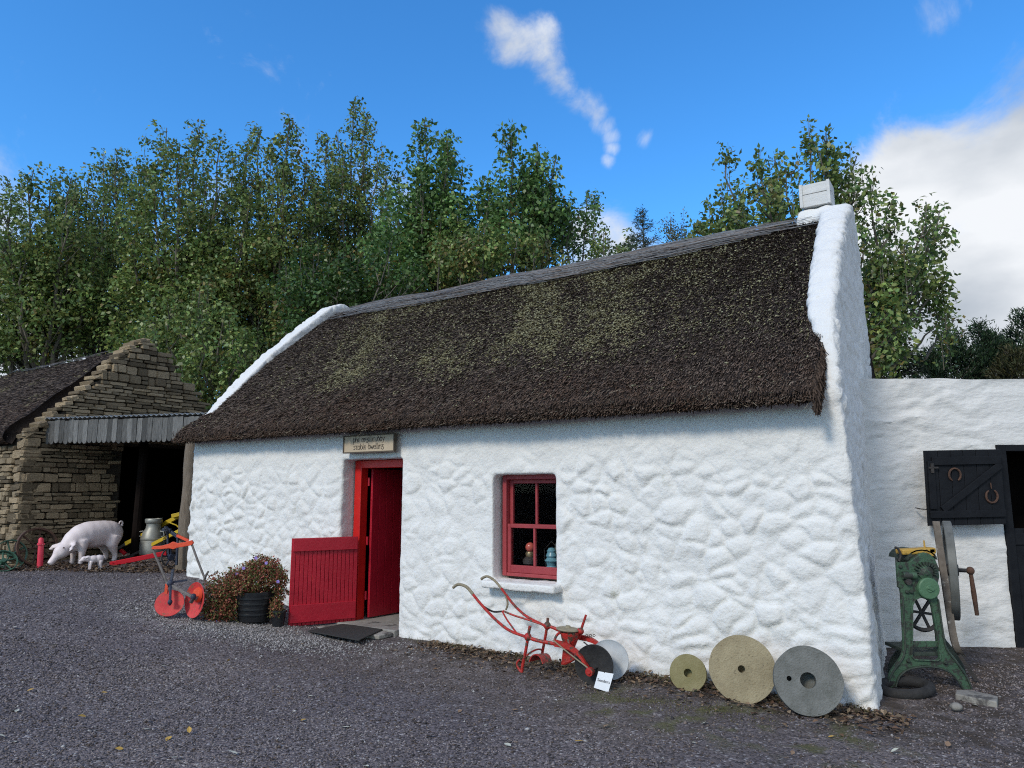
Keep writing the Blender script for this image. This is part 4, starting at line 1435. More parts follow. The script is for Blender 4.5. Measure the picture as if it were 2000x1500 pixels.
# coping stones along the verge, catching the light
for k in range(21):
    y = .02 + 1.88 * k / 20
    w = rng.uniform(.10, .17)
    Ml = Matrix.Translation((-.17 + rng.uniform(-.05, .05), y, gable_top(y) - B0.z + .02)) @ Matrix.Rotation(rng.normal(R(12), .12), 4, 'X') @ Matrix.Diagonal((.40, w, rng.uniform(.06, .10), 1))
    o = bpy.data.objects.new('coping_stone', SMESH[k % 10])
    COL.objects.link(o)
    o.parent = gw
    o.matrix_local = Ml
    ROOTM[o] = ROOTM[gw]
# barn thatch
BPROF = [(-.05, 2.40), (-.22, 2.42), (-.26, 2.52), (-.1, 2.72), (.3, 3.08), (.8, 3.56), (1.3, 4.02), (1.6, 4.26), (1.8, 4.36), (2.0, 4.36), (2.3, 4.2), (3.0, 3.5), (4.4, 2.2)]
BPROF = [(y, z - B0.z) for y, z in BPROF]
broof, bTG, bTN, bTT = thatch(barn, BPROF, lambda y, z: -5.5, lambda y, z: -.40 + .05 * math.sin(9 * y), 'thatch_roof', MBn, 70, 50, 0.03, .22)
reeds(barn, broof, bTG, bTN, bTT, 26000, MBn, 27, lambda P: sstep(.6, .8, fbm(P * 2 + 8, 3)) * .4)
netting(barn, broof, bTG, bTN, MBn, 22.5, 28, 160)

# ------------------------------------------------------------------ lean-to between barn and cottage
shed = thing('lean_to_shed', 'open lean-to with corrugated roof and scalloped grey board fascia', 'shed', (-5.1, 11.45, .38))
FL = Vector((-7.99, 12.17, 0))
FR = Vector((-4.55, 11.28, 0))
fd = (FR - FL).normalized()
fn = Vector((fd.y, -fd.x, 0))                 # towards the yard
NBRD = 36
flen = (FR - FL).length
bw = flen / NBRD
prof = [(-.5, 1), (.5, 1), (.5, .16)] + [(.5 * math.cos(R(a)), .16 - .16 * math.sin(R(a))) for a in range(20, 180, 20)] + [(-.5, .16)]
for k in range(NBRD):
    c = FL + fd * (bw * (k + .5))
    dz = rng.normal(0, .006)
    M_ = Matrix(((fd.x, 0, fn.x, c.x), (fd.y, 0, fn.y, c.y), (0, 1, 0, 2.40 + dz), (0, 0, 0, 1))) @ Matrix.Rotation(rng.normal(0, .010), 4, 'Z')
    MB().plate([(x * (bw - .005), y * .40) for x, y in prof], [], .02 + rng.uniform(0, .006), M_).build('fascia_board', MT['fascia'], shed)
m = MB()
nn = 150
V, F = [], []
back = AY * 4.6
for i in range(nn + 1):
    t = (-.02 + 1.04 * i / nn)
    p = FL + fd * (flen * t)
    zz = 2.835 + .016 * math.sin(i * .5 * math.pi)
    for q, dz in ((p + fn * .06, 0), (p + back, -.12)):
        V.append((q.x, q.y, zz + dz))
        V.append((q.x, q.y, zz + dz + .006))
for i in range(nn):
    a, b = i * 4, i * 4 + 4
    F += [(a, b, b + 2, a + 2), (a + 1, a + 3, b + 3, b + 1), (a, a + 1, b + 1, b)]
m.add(V, F)
m.build('corrugated_sheet', MT['zinc'], shed, smooth=True)
m = MB()
m.bar(FL + Vector((0, 0, 2.74)) - fn * .10, FR + Vector((0, 0, 2.74)) - fn * .10, .09, .11)
m.build('beam', MT['old_wood'], shed)
pb = gp(361, 1112)
pt = at(379, 850, pb.y - .05)
m = MB()
npt = 9
m.tube([pb.lerp(pt, i / (npt - 1)) + Vector((.012 * math.sin(i * 1.7), 0, -.1 if i == 0 else 0)) for i in range(npt)], [.15, .14, .132, .128, .126, .122, .118, .115, .112], 14)
m.build('post', MT['old_wood'], shed, smooth=True)
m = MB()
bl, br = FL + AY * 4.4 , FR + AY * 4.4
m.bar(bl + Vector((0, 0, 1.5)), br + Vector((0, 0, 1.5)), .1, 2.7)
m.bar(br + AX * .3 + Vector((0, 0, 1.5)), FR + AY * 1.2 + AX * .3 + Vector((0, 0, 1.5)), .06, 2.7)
m.build('back_wall', MT['room_shade'], shed)  # walls coloured near-black to paint the lean-to's deep shade
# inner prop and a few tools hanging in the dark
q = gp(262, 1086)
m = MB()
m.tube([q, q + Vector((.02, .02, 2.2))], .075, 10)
m.build('inner_post', MT['room_shade'], shed)

# ------------------------------------------------------------------ trees
def leaves_mesh(name, P, A, size, tint, root, mat, wid=.34, parent=None, facing=None):
    n = len(P)
    A = A / (np.linalg.norm(A, axis=1)[:, None] + 1e-9)
    Q = rng.normal(0, 1, (n, 3)) + np.array([0, -.3, .8])
    if facing is not None:
        Q = facing + rng.normal(0, .42, (n, 3)) + np.array([0, 0, .25])
    S = np.cross(A, Q)
    S /= np.linalg.norm(S, axis=1)[:, None] + 1e-9
    Nn = np.cross(S, A)
    L = size[:, None]
    v0 = P
    v1 = P + A * L * .42 + S * L * wid + Nn * L * .10
    v2 = P + A * L
    v3 = P + A * L * .42 - S * L * wid + Nn * L * .10
    V = np.stack([v0, v1, v2, v3], 1).reshape(-1, 3)
    return link(name, np_mesh(name, to_local(V, root), np.arange(4 * n).reshape(n, 4), np.repeat(tint, 4, 0)), mat, parent or root)
GREEN = 1.55 * np.array([[0.100, 0.152, 0.046], [0.125, 0.178, 0.052], [0.078, 0.132, 0.045], [0.160, 0.190, 0.058], [0.122, 0.142, 0.042]])
def broadleaf(name, label, base_px, Y, spires, leaf=.125, dens=1.0, autumn=.06, pal=GREEN, group=None, fork=.32, trunk_r=.16, wiry=.0):
    """spires: (px, py of tip, half width px, py of lowest leaf)"""
    bx = at(base_px, 900, Y)
    base = Vector((bx.x, bx.y, gz(bx.x, bx.y) - .05))
    root = thing(name, label, 'tree', base, 0, group)
    more = []
    for px, py, hw, lo in spires:
        for _ in range(2 if hw > 34 else 1):
            k = rng.uniform(.35, .7)
            more.append((px + rng.choice([-1, 1]) * hw * rng.uniform(.45, 1.0), py + (lo - py) * rng.uniform(.10, .45), hw * k, lo - (lo - py) * rng.uniform(.0, .2)))
    spires = list(spires) + more
    wood = MB()
    tops = [at(px, py, Y + rng.uniform(-1.2, 1.2)) for px, py, hw, lo in spires]
    zmax = max(t.z for t in tops)
    forkp = base + Vector((0, 0, (zmax - base.z) * fork))
    wood.tube([base, base.lerp(forkp, .5) + Vector((rng.normal(0, .08), 0, 0)), forkp], [trunk_r * 1.25, trunk_r, trunk_r * .85], 9)
    PP, AA, SS, TT_, UU = [], [], [], [], []
    for (px, py, hw, lo), tip in zip(spires, tops):
        Rw = hw / FPX * Y * 1.35
        lowz = at(px, lo, Y).z
        m = 11
        ts = np.linspace(0, 1, m)
        start = forkp + Vector((rng.normal(0, .1), rng.normal(0, .1), rng.uniform(-.6, .4)))
        mid = Vector((tip.x * .82 + start.x * .18, tip.y * .8 + start.y * .2, start.z + (tip.z - start.z) * .42))
        ax = [start * (1 - t) ** 2 + mid * 2 * t * (1 - t) + tip * t * t for t in ts]
        ax = [a + Vector((rng.normal(0, .05), rng.normal(0, .05), 0)) for a in ax]
        wood.tube(ax, [trunk_r * .5 * (1 - .93 * t) + .006 for t in ts], 6)
        axn = np.array([tuple(a) for a in ax])
        H = max(tip.z - lowz, .5)
        ncl = int(dens * 2 * Rw * H / (.17 if leaf < .11 else .30) * 1.5) + 4
        rel = rng.random(ncl) ** .95
        zt = lowz + H * rel
        tt = np.interp(zt, axn[:, 2], ts)
        c = np.stack([np.interp(tt, ts, axn[:, k]) for k in range(3)], 1)
        c[:, 2] = zt
        c[:, 0] += (tip.x - c[:, 0]) * .75
        c[:, 1] += (tip.y - c[:, 1]) * .65
        rr = Rw * np.minimum(1.0, 2.2 * rel + .55) * np.clip(1.04 - rel, 0.03, 1) ** .45
        rr = rr * (.65 + .7 * vnoise(np.stack([zt * 1.1, np.full(ncl, px * .013), np.full(ncl, 3.3)], 1)))
        an = rng.uniform(0, 2 * np.pi, ncl)
        ro = rr * rng.random(ncl) ** .55
        c += np.stack([np.cos(an) * ro, np.sin(an) * ro, rng.normal(0, .12, ncl)], 1)
        cr = (rng.uniform(.20, .46, ncl) if leaf >= .11 else rng.uniform(.15, .32, ncl)) * np.clip(1.25 - .75 * rel, .4, 1)
        shade = rng.random(ncl)
        hue = rng.random(ncl)
        for q in rng.choice(ncl, max(3, int(ncl * .35)), replace=False):
            b_ = Vector(c[q])
            za = max(axn[0, 2], b_.z - rr[q] * rng.uniform(.5, 1.1))
            ta = float(np.interp(za, axn[:, 2], ts))
            a_ = Vector([float(np.interp(ta, ts, axn[:, k])) for k in range(3)])
            wood.tube([a_, a_.lerp(b_, .55) + Vector((0, 0, -.05)), b_], [.020, .012, .004], 4)
        nl = np.maximum(8, (cr ** 2 * 420 * (.13 / leaf) ** 1.4).astype(int))
        rep = np.repeat(np.arange(ncl), nl)
        k = len(rep)
        u = rng.normal(0, 1, (k, 3)) + np.array([0, 0, .30])
        u /= np.linalg.norm(u, axis=1)[:, None]
        P = c[rep] + u * (cr[rep] * rng.random(k) ** .38)[:, None] * np.array([1, 1, 1.15])
        A = np.cross(u, rng.normal(0, 1, (k, 3))) + u * .35 + np.array([0, 0, -.25])
        PP.append(P)
        AA.append(A)
        UU.append(u)
        SS.append(leaf * rng.uniform(.6, 1.25, k))
        g = pal[rng.integers(0, len(pal), k)] * rng.uniform(.55, 1.5, (k, 1)) * (0.7 + .6 * shade[rep])[:, None]
        au = rng.random(k) < autumn * (0.3 + 2.2 * sstep(.55, .75, vnoise(P * .9 + 7))) + .5 * (hue[rep] < autumn * .35)
        g[au] = np.array([0.21, 0.165, 0.05]) * rng.uniform(.5, 1.3, (au.sum(), 1))
        TT_.append(g)
        # leafy shoots standing up out of the crown
        for q in [None] + list(np.where((rel > .55) & (rng.random(ncl) < .16))[0]):
            base_ = np.array(tip) if q is None else c[q] + np.array([0, 0, cr[q] + rng.uniform(.1, .35)])
            kk = 34 if leaf < .11 else 24
            f = rng.random(kk)
            u = rng.normal(0, 1, (kk, 3))
            PP.append(base_[None] - np.array([0, 0, 1.0])[None] * (f * .8)[:, None] + u * (.03 + .06 * f)[:, None])
            AA.append(u * .7 + np.array([0, 0, .3]))
            UU.append(u / np.linalg.norm(u, axis=1)[:, None])
            SS.append(leaf * rng.uniform(.6, 1.1, kk))
            TT_.append(pal[rng.integers(0, len(pal), kk)] * rng.uniform(.6, 1.1, (kk, 1)))
            wood.tube([base_ - np.array([0, 0, .9]), base_], [.008, .003], 3)
    wood.build('trunk', MT['bark'], root, smooth=True, recalc=False)
    leaves_mesh('crown', np.concatenate(PP), np.concatenate(AA), np.concatenate(SS), np.concatenate(TT_), root, MT['leaf'], facing=np.concatenate(UU))
    return root
TG_ = 'tall broadleaved trees behind the cottage'
broadleaf('broadleaf_tree', 'leftmost tall green tree behind the stone barn roof', 75, 20.5, [(15, 350, 60, 720), (62, 330, 62, 710), (105, 345, 60, 700), (10, 480, 55, 720), (5, 650, 45, 720), (140, 350, 55, 690)], group=TG_, dens=1.0)
broadleaf('broadleaf_tree', 'second tall tree from the left, rising above the barn gable', 210, 22, [(170, 348, 55, 690), (205, 298, 60, 680), (232, 292, 55, 670), (262, 345, 60, 680), (120, 430, 60, 690), (225, 480, 60, 690)], group=TG_)
broadleaf('broadleaf_tree', 'tall tree with a double spire behind the lean-to roof', 345, 21, [(318, 248, 62, 790), (352, 285, 60, 780), (388, 240, 58, 770), (300, 330, 60, 780), (432, 272, 62, 760), (405, 330, 60, 760)], group=TG_)
broadleaf('broadleaf_tree', 'tall brownish-green tree behind the cottage left gable', 520, 21.5, [(482, 285, 62, 740), (505, 255, 58, 720), (565, 230, 56, 700), (540, 300, 60, 700), (598, 310, 56, 670), (450, 340, 60, 760)], group=TG_, autumn=.13)
broadleaf('broadleaf_tree', 'tallest slender tree with thin upright shoots above the thatch', 672, 22.5, [(640, 265, 50, 640), (690, 200, 44, 620), (716, 225, 42, 610), (655, 310, 52, 640), (738, 300, 46, 600)], group=TG_, dens=.85)
DARKG = 1.55 * np.array([[0.065, 0.130, 0.036], [0.090, 0.160, 0.046], [0.115, 0.180, 0.058], [0.060, 0.110, 0.036]])
broadleaf('broadleaf_tree', 'dense dark green tree left of the white wispy cloud', 845, 19.5, [(775, 335, 66, 590), (832, 235, 50, 560), (872, 262, 52, 560), (900, 330, 60, 560), (800, 380, 70, 590), (860, 400, 70, 580)], leaf=.145, pal=DARKG, group=TG_, dens=1.0)
broadleaf('broadleaf_tree', 'dark tree with a rounded top above the middle of the roof ridge', 1000, 19.5, [(948, 375, 52, 540), (1000, 268, 50, 520), (1048, 285, 40, 500), (1020, 350, 56, 520), (975, 420, 60, 540), (1062, 400, 30, 500)], leaf=.145, pal=DARKG, group=TG_, dens=1.0)
broadleaf('broadleaf_tree', 'small open-crowned tree at the right end of the tall trees', 1108, 20, [(1082, 368, 26, 470), (1112, 392, 30, 480), (1145, 372, 22, 440), (1095, 430, 34, 490)], leaf=.12, pal=DARKG, group=TG_, dens=.9, autumn=.15, trunk_r=.10)
broadleaf('low_tree', 'low spreading tree against the white left gable edge', 590, 17.5, [(560, 520, 60, 700), (620, 480, 66, 620), (700, 500, 70, 610), (760, 470, 66, 600), (660, 540, 70, 640), (720, 560, 60, 620)], leaf=.11, pal=np.array([[0.06, 0.12, 0.026], [0.045, 0.095, 0.022], [0.075, 0.13, 0.03]]), dens=1.0, trunk_r=.1)
broadleaf('low_tree', 'low tree with a browning clump just above the thatch ridge', 880, 18, [(840, 440, 66, 580), (895, 420, 60, 560), (940, 450, 62, 560), (1010, 470, 56, 530), (1060, 480, 40, 520)], leaf=.115, autumn=.22, trunk_r=.1)
broadleaf('low_tree', 'leafy low tree filling the gap between barn gable and cottage', 400, 17, [(330, 600, 50, 800), (390, 560, 55, 820), (440, 600, 50, 800), (480, 640, 40, 760)], leaf=.11, dens=1.2, trunk_r=.1)
broadleaf('shrub', 'small leafy shrub showing over the ridge beside the spruce', 1165, 19, [(1160, 440, 20, 510), (1190, 465, 20, 505), (1212, 482, 14, 500)], leaf=.10, trunk_r=.05, dens=.9)
broadleaf('shrub', 'thin pale shrub on the ridge line right of the spruce', 1330, 17, [(1310, 452, 14, 490), (1330, 440, 14, 490), (1350, 455, 14, 480)], leaf=.055, pal=np.array([[0.11, 0.14, 0.09], [0.13, 0.15, 0.10]]), trunk_r=.03, dens=.28)
broadleaf('broadleaf_tree', 'leafy tree behind the white chimney gable on the right', 1640, 12.5,
          [(1385, 395, 40, 520), (1418, 300, 30, 520), (1476, 292, 32, 510), (1512, 300, 30, 500), (1545, 330, 32, 480), (1582, 272, 24, 470), (1612, 258, 22, 460), (1662, 312, 26, 560), (1705, 345, 30, 600), (1742, 385, 34, 620),
           (1800, 402, 34, 580), (1832, 412, 22, 500), (1715, 470, 55, 740), (1770, 480, 48, 640), (1740, 560, 55, 740), (1825, 530, 20, 600), (1835, 625, 18, 655), (1710, 620, 40, 740)],
          leaf=.10, autumn=.10, dens=1.25, fork=.45, trunk_r=.08)
def conifer(name, label, px, pyt, pyb, Y, Rpx, pine=False, dens=1.0, group=None, pal=((0.025, 0.055, 0.028), (0.04, 0.075, 0.032))):
    tip = at(px, pyt, Y)
    low = at(px, pyb, Y)
    base = Vector((tip.x, tip.y, gz(tip.x, tip.y) - .05))
    root = thing(name, label, 'tree', base, 0, group)
    Rw = Rpx / FPX * Y
    wood = MB()
    wood.tube([base, base.lerp(tip, .5), tip], [.10, .06, .008], 7)
    PP, AA, SS = [], [], []
    H = tip.z - low.z
    nb = int((46 if pine else 40) * dens)
    for k in range(nb):
        t = (k + rng.random()) / nb
        z = low.z + H * t
        r = Rw * (1.0 - t) ** (.75 if pine else .95) * rng.uniform(.7, 1.1) + .08
        an = rng.uniform(0, 2 * math.pi)
        upv = rng.uniform(.4, .9) if pine else rng.uniform(-.1, .35)
        a = Vector((tip.x, tip.y, z))
        b = a + Vector((math.cos(an) * r, math.sin(an) * r, upv * r))
        wood.tube([a, a.lerp(b, .55) + Vector((0, 0, -.06 * r)), b], [.014, .009, .004], 3)
        n = int((150 if pine else 110) * max(r, .15))
        f = rng.random(n) ** (.6 if pine else .8)
        P = np.array(a)[None] + (np.array(b) - np.array(a))[None] * f[:, None]
        P += rng.normal(0, .05 if pine else .03, (n, 3)) * (1 + (0.8 if pine else 1.2) * (1 - f))[:, None]
        d = (np.array(b) - np.array(a))
        d = d / np.linalg.norm(d)
        AA.append(d[None] * .8 + rng.normal(0, .6, (n, 3)) + np.array([0, 0, .5 if pine else 0]))
        PP.append(P)
        SS.append((.12 if pine else .085) * rng.uniform(.6, 1.2, n))
    k = 60
    f = rng.random(k)
    PP.append(np.array(tip)[None] - np.array([0, 0, 1.0]) * (f * min(H * .4, .9))[:, None] + rng.normal(0, .03, (k, 3)))
    AA.append(rng.normal(0, .6, (k, 3)) + np.array([0, 0, .7]))
    SS.append(.09 * rng.uniform(.6, 1.2, k))
    P = np.concatenate(PP)
    pal = np.array(pal)
    tint = pal[rng.integers(0, len(pal), len(P))] * rng.uniform(.6, 1.4, (len(P), 1))
    wood.build('trunk', MT['bark'], root, recalc=False)
    leaves_mesh('crown', P, np.concatenate(AA), np.concatenate(SS), tint, root, MT['needle'], wid=.11)
conifer('spruce_tree', 'small pointed spruce standing alone above the thatch ridge', 1255, 410, 500, 17, 42, pal=((0.05, 0.085, 0.06), (0.07, 0.11, 0.075)))
PG = 'pines above the stable wall'
conifer('spruce_tree', 'drooping conifer just right of the chimney gable', 1750, 655, 760, 13, 60, dens=1.1, pal=((0.03, 0.05, 0.03), (0.05, 0.075, 0.04)))
conifer('pine_tree', 'short pine nearest the gable above the stable wall', 1815, 690, 760, 16, 42, True, 1.0, PG)
conifer('pine_tree', 'pine with a thin bare leader above the stable wall', 1862, 655, 760, 16, 50, True, 1.2, PG)
conifer('pine_tree', 'bushy upright pine above the black shutter', 1915, 635, 760, 16, 52, True, 1.3, PG)
conifer('pine_tree', 'dark pine between the two tallest pines at right', 1950, 660, 760, 16.6, 50, True, 1.2, PG)
conifer('pine_tree', 'tallest pine at the right edge of the picture', 1996, 612, 760, 16, 56, True, 1.3, PG)
conifer('pine_tree', 'browning pine low at the right edge', 1975, 690, 770, 15.2, 46, True, 1.2, PG, pal=((0.07, 0.065, 0.025), (0.05, 0.06, 0.025)))
# ------------------------------------------------------------------ seed drill in front of the window
YN, YF = -.60, -.38
sd = thing('seed_drill', 'red hand-guided seed drill with two curved wooden handles leaning by the window', 'seed drill', wp(1090, 1310, -.5) * 1.0)
sd.location.z = 0
ROOTM[sd] = Matrix.Translation(sd.location).inverted()
def smooth_path(pts, n=4):
    P = [Vector(p) for p in pts]
    out = []
    for i in range(len(P) - 1):
        p0, p1, p2, p3 = P[max(i - 1, 0)], P[i], P[i + 1], P[min(i + 2, len(P) - 1)]
        for k in range(n):
            t = k / n
            out.append(.5 * ((2 * p1) + (p2 - p0) * t + (2 * p0 - 5 * p1 + 4 * p2 - p3) * t * t + (3 * p1 - p0 - 3 * p2 + p3) * t ** 3))
    out.append(P[-1])
    return out
def pw(name, pts, y, r, mat, parent, y2=None, n=8):
    m = len(pts)
    q = [wp(px, py, y if y2 is None else y + (y2 - y) * i / (m - 1)) for i, (px, py) in enumerate(pts)]
    q = smooth_path(q)
    rr = r
    if isinstance(r, tuple):
        rr = [r[0] + (r[1] - r[0]) * i / (len(q) - 1) for i in range(len(q))]
    return MB().tube(q, rr, n).build(name, mat, parent, smooth=True)
IR = MT['iron_red']
pw('handle_grip', [(885, 1148), (891, 1143), (899, 1141.5), (912, 1147), (924, 1161)], YN, (.014, .015), MT['wood_handle'], sd)
pw('handle_grip', [(940, 1131), (945, 1127.5), (953, 1126), (966, 1134), (978, 1148), (988, 1164), (991.5, 1180), (988, 1191)], YF, (.014, .009), MT['wood_handle'], sd)
pw('handle_bar', [(923, 1160), (936, 1176), (952, 1194), (972, 1214), (996, 1232), (1028, 1244)], YN, .013, IR, sd)
pw('handle_bar', [(979, 1149), (996, 1172), (1012, 1190), (1032, 1206), (1064, 1222)], YF, .012, IR, sd)
pw('handle_brace', [(944, 1184), (955, 1191), (966, 1195), (981, 1194)], YN + .02, .009, MT['iron_dark'], sd, YF - .04)
pw('handle_brace', [(982, 1193), (1004, 1202), (1036, 1212), (1062, 1221)], YF - .05, .009, IR, sd, YF)
pw('handle_brace', [(981, 1194), (990, 1210), (1008, 1235)], YF - .06, .008, IR, sd, YN)
pw('frame_bar', [(1028, 1244), (1046, 1250), (1064, 1254), (1086, 1258)], YN, .016, IR, sd)
pw('frame_bar', [(1062, 1221), (1078, 1225), (1092, 1231), (1112, 1238)], YF, .015, IR, sd)
def slabpw(name, pts, y, h0, h1, w, mat):
    q = smooth_path([wp(px, py, y) for px, py in pts], 3)
    m = MB()
    n = len(q)
    V, F = [], []
    for i, p in enumerate(q):
        hh = h0 + (h1 - h0) * i / (n - 1)
        for a, b in ((-1, -1), (1, -1), (1, 1), (-1, 1)):
            V.append(p + AY * (a * w / 2) + Vector((0, 0, b * hh / 2)))
    for i in range(n - 1):
        for k in range(4):
            F.append((i * 4 + k, i * 4 + (k + 1) % 4, i * 4 + 4 + (k + 1) % 4, i * 4 + 4 + k))
    F += [(0, 1, 2, 3), tuple(4 * (n - 1) + k for k in (3, 2, 1, 0))]
    return m.add(V, F).build(name, mat, sd, smooth=True)
slabpw('wheel_fork', [(1084, 1256), (1098, 1259), (1112, 1264), (1130, 1277), (1144, 1297), (1153, 1311)], YN, .055, .030, .030, IR)
slabpw('wheel_fork', [(1112, 1238), (1136, 1245), (1152, 1249), (1168, 1258), (1184, 1282)], YF, .05, .03, .028, IR)
pw('stay_rod', [(1080, 1250), (1110, 1275), (1150, 1306)], YN - .03, .006, MT['wood_handle'], sd)
pw('stay_rod', [(1140, 1254), (1150, 1262), (1160, 1270)], YF - .02, .006, MT['iron_dark'], sd)
pw('tine_post', [(1035, 1223), (1032, 1240), (1027, 1270), (1021, 1298), (1019, 1313)], YN, .014, IR, sd)
pw('tine_post', [(1070, 1207), (1069, 1220), (1065, 1245), (1060, 1270), (1058, 1284)], YF, .013, IR, sd)
for px, py, y in ((1031, 1244, YN), (1069, 1222, YF)):
    MB().ell(wp(px, py, y), (.034, .034, .036)).build('clamp', IR, sd, smooth=True)
pw('tine_share', [(1018, 1312), (1012, 1304), (1010, 1294), (1016, 1288)], YN, (.012, .008), IR, sd)
pw('hanger_rod', [(1029, 1280), (1040, 1272), (1052, 1268), (1060, 1270)], YN, .008, IR, sd, YF)
# covering coulter: a curved sheet
V, F = [], []
cc = wp(1057, 1286, -.5)
nA = 9
for i in range(nA):
    a = R(15 + 150 * i / (nA - 1))
    for k, yy in ((1.0, -.09), (.75, .09)):
        for tk in (1, .9):
            V.append(cc + AX * (math.cos(a) * .075 * k * tk) + Vector((0, 0, math.sin(a) * .10 * k * tk - .045)) + AY * yy)
for i in range(nA - 1):
    a, b = i * 4, i * 4 + 4
    F += [(a, b, b + 2, a + 2), (a + 1, a + 3, b + 3, b + 1), (a, a + 1, b + 1, b), (a + 2, b + 2, b + 3, a + 3)]
F += [(0, 2, 3, 1), tuple(4 * (nA - 1) + k for k in (0, 1, 3, 2))]
MB().add(V, F).build('coulter', IR, sd, smooth=True)
hc = wp(1113, 1240, -.49)
MB().lathe([(.0, -.14), (.035, -.14), (.045, -.10), (.075, -.03), (.085, .025), (.0, .025)], LM(hc), 22).build('hopper', IR, sd, smooth=True)
lidc = wp(1109, 1231, -.49)
MB().lathe([(0, 0), (.098, 0), (.104, .008), (.098, .016), (.03, .022), (.02, .04), (0, .042)], LM(lidc) @ Matrix.Rotation(R(4), 4, 'Y'), 26).build('hopper_lid', MT['wood_handle'], sd, smooth=True)
pw('hopper_bracket', [(1086, 1258), (1084, 1248), (1090, 1238), (1100, 1234)], YN + .02, .012, IR, sd, -.5)
pw('hopper_bracket', [(1112, 1264), (1110, 1250), (1109, 1236)], YN + .02, .013, IR, sd, -.53)
pw('lever', [(1144.5, 1201), (1141, 1212), (1135, 1230), (1131, 1246)], -.44, (.010, .013), IR, sd)
MB().ell(wp(1133, 1233, -.45), (.035, .035, .03)).build('lever_boss', IR, sd, smooth=True)
chute = [wp(1102, 1268, -.52), wp(1122, 1268, -.48), wp(1125, 1288, -.48), wp(1108, 1298, -.5), wp(1099, 1297, -.52)]
V = [p - AY * .03 for p in chute] + [p + AY * .03 for p in chute]
MB().add(V, [(0, 1, 2, 3, 4), (9, 8, 7, 6, 5)] + [(i, (i + 1) % 5, 5 + (i + 1) % 5, 5 + i) for i in range(5)]).build('seed_chute', IR, sd, bevel=.004)
m = MB()
for k in range(5):
    c = wp(1146 + k * 3.6, 1241 + (k % 2) * 1.5, YF - .03)
    m.tube([c + Vector((.010 * math.cos(a), .004 * (k % 2), .010 * math.sin(a))) for a in [R(q) for q in range(0, 360, 60)]], .003, 5, closed=True)
tag(m.build('chain', MT['rust'], sd), kind='stuff')
def wheel_disc(name, c, r, axis, mat, parent, dish=.03):
    M_ = Matrix.Translation(c) @ Vector(axis).to_track_quat('Z', 'Y').to_matrix().to_4x4()
    return MB().lathe([(0, -.012 + dish), (.03, -.012 + dish), (r * .5, dish * .55 - .008), (r * .93, -.004), (r, -.012), (r, .012), (r * .93, .006), (r * .5, dish * .55), (.03, dish), (0, dish)], M_, 40).build(name, mat, parent, smooth=True)
c1 = wp(1160, 1303, YN + .03)
c1.z = .158
wheel_disc('press_wheel', c1, .165, -AY + AX * .22, MT['rubber'], sd, -.03)
c2 = wp(1190, 1286, YF + .0)
c2.z = .172
wheel_disc('press_wheel', c2, .165, -AY + AX * .30, MT['gal_white'], sd, .025)
hub = wp(1152, 1312, YN - .03)
MB().lathe([(.0, -.02), (.034, -.02), (.038, 0), (.034, .018), (.018, .02), (.016, .03), (0, .03)], Matrix.Translation(hub) @ (-AY).to_track_quat('Z', 'Y').to_matrix().to_4x4(), 18).build('wheel_hub', IR, sd, smooth=True)
MB().tube([hub, c2], .010, 8).build('axle', MT['iron_dark'], sd)
# its little name plate
g0 = gp(1176, 1350)
YT = g0.y
a, b, c, e = at(1169, 1311, YT + .06), at(1198.5, 1316, YT + .06), at(1188, 1352, YT), at(1160, 1343, YT)
tg = thing('name_plate', 'small white plate lettered Seeders propped against the black wheel', 'sign', (g0.x, g0.y, 0))
nrm_ = (b - a).cross(e - a).normalized()
if nrm_.y > 0:
    nrm_ = -nrm_
V = [p for p in (a, b, c, e)] + [p - nrm_ * .006 for p in (a, b, c, e)]
MB().add(V, [(0, 1, 2, 3), (7, 6, 5, 4)] + [(i, (i + 1) % 4, 4 + (i + 1) % 4, 4 + i) for i in range(4)]).build('plate', MT['tag_white'], tg)
def text_mesh(txt, size):
    cu = bpy.data.curves.new('txt', 'FONT')
    cu.body = txt
    cu.size = size
    cu.align_x = 'CENTER'
    cu.align_y = 'CENTER'
    ob = bpy.data.objects.new('txt', cu)
    COL.objects.link(ob)
    dg = bpy.context.evaluated_depsgraph_get()
    dg.update()
    me = bpy.data.meshes.new_from_object(ob.evaluated_get(dg))
    bpy.data.objects.remove(ob)
    return me
me = text_mesh('Seeders', .033)
ctr = (a + b + c + e) / 4
ex = ((b - a) + (c - e)).normalized()
ey = nrm_.cross(ex).normalized()
if ey.z < 0:
    ey = -ey
Mt = Matrix(((ex.x, ey.x, nrm_.x, ctr.x), (ex.y, ey.y, nrm_.y, ctr.y), (ex.z, ey.z, nrm_.z, ctr.z), (0, 0, 0, 1)))
me.transform(ROOTM[tg] @ Mt @ Matrix.Translation((0, .0, .0015)))
me.materials.clear()
link('lettering', me, MT['ink'], tg)
MB().lathe([(0, 0), (.0035, 0), (.0035, .002), (0, .002)], Mt @ Matrix.Translation((-.002, .068, 0)), 10).build('nail_hole', MT['ink'], tg)

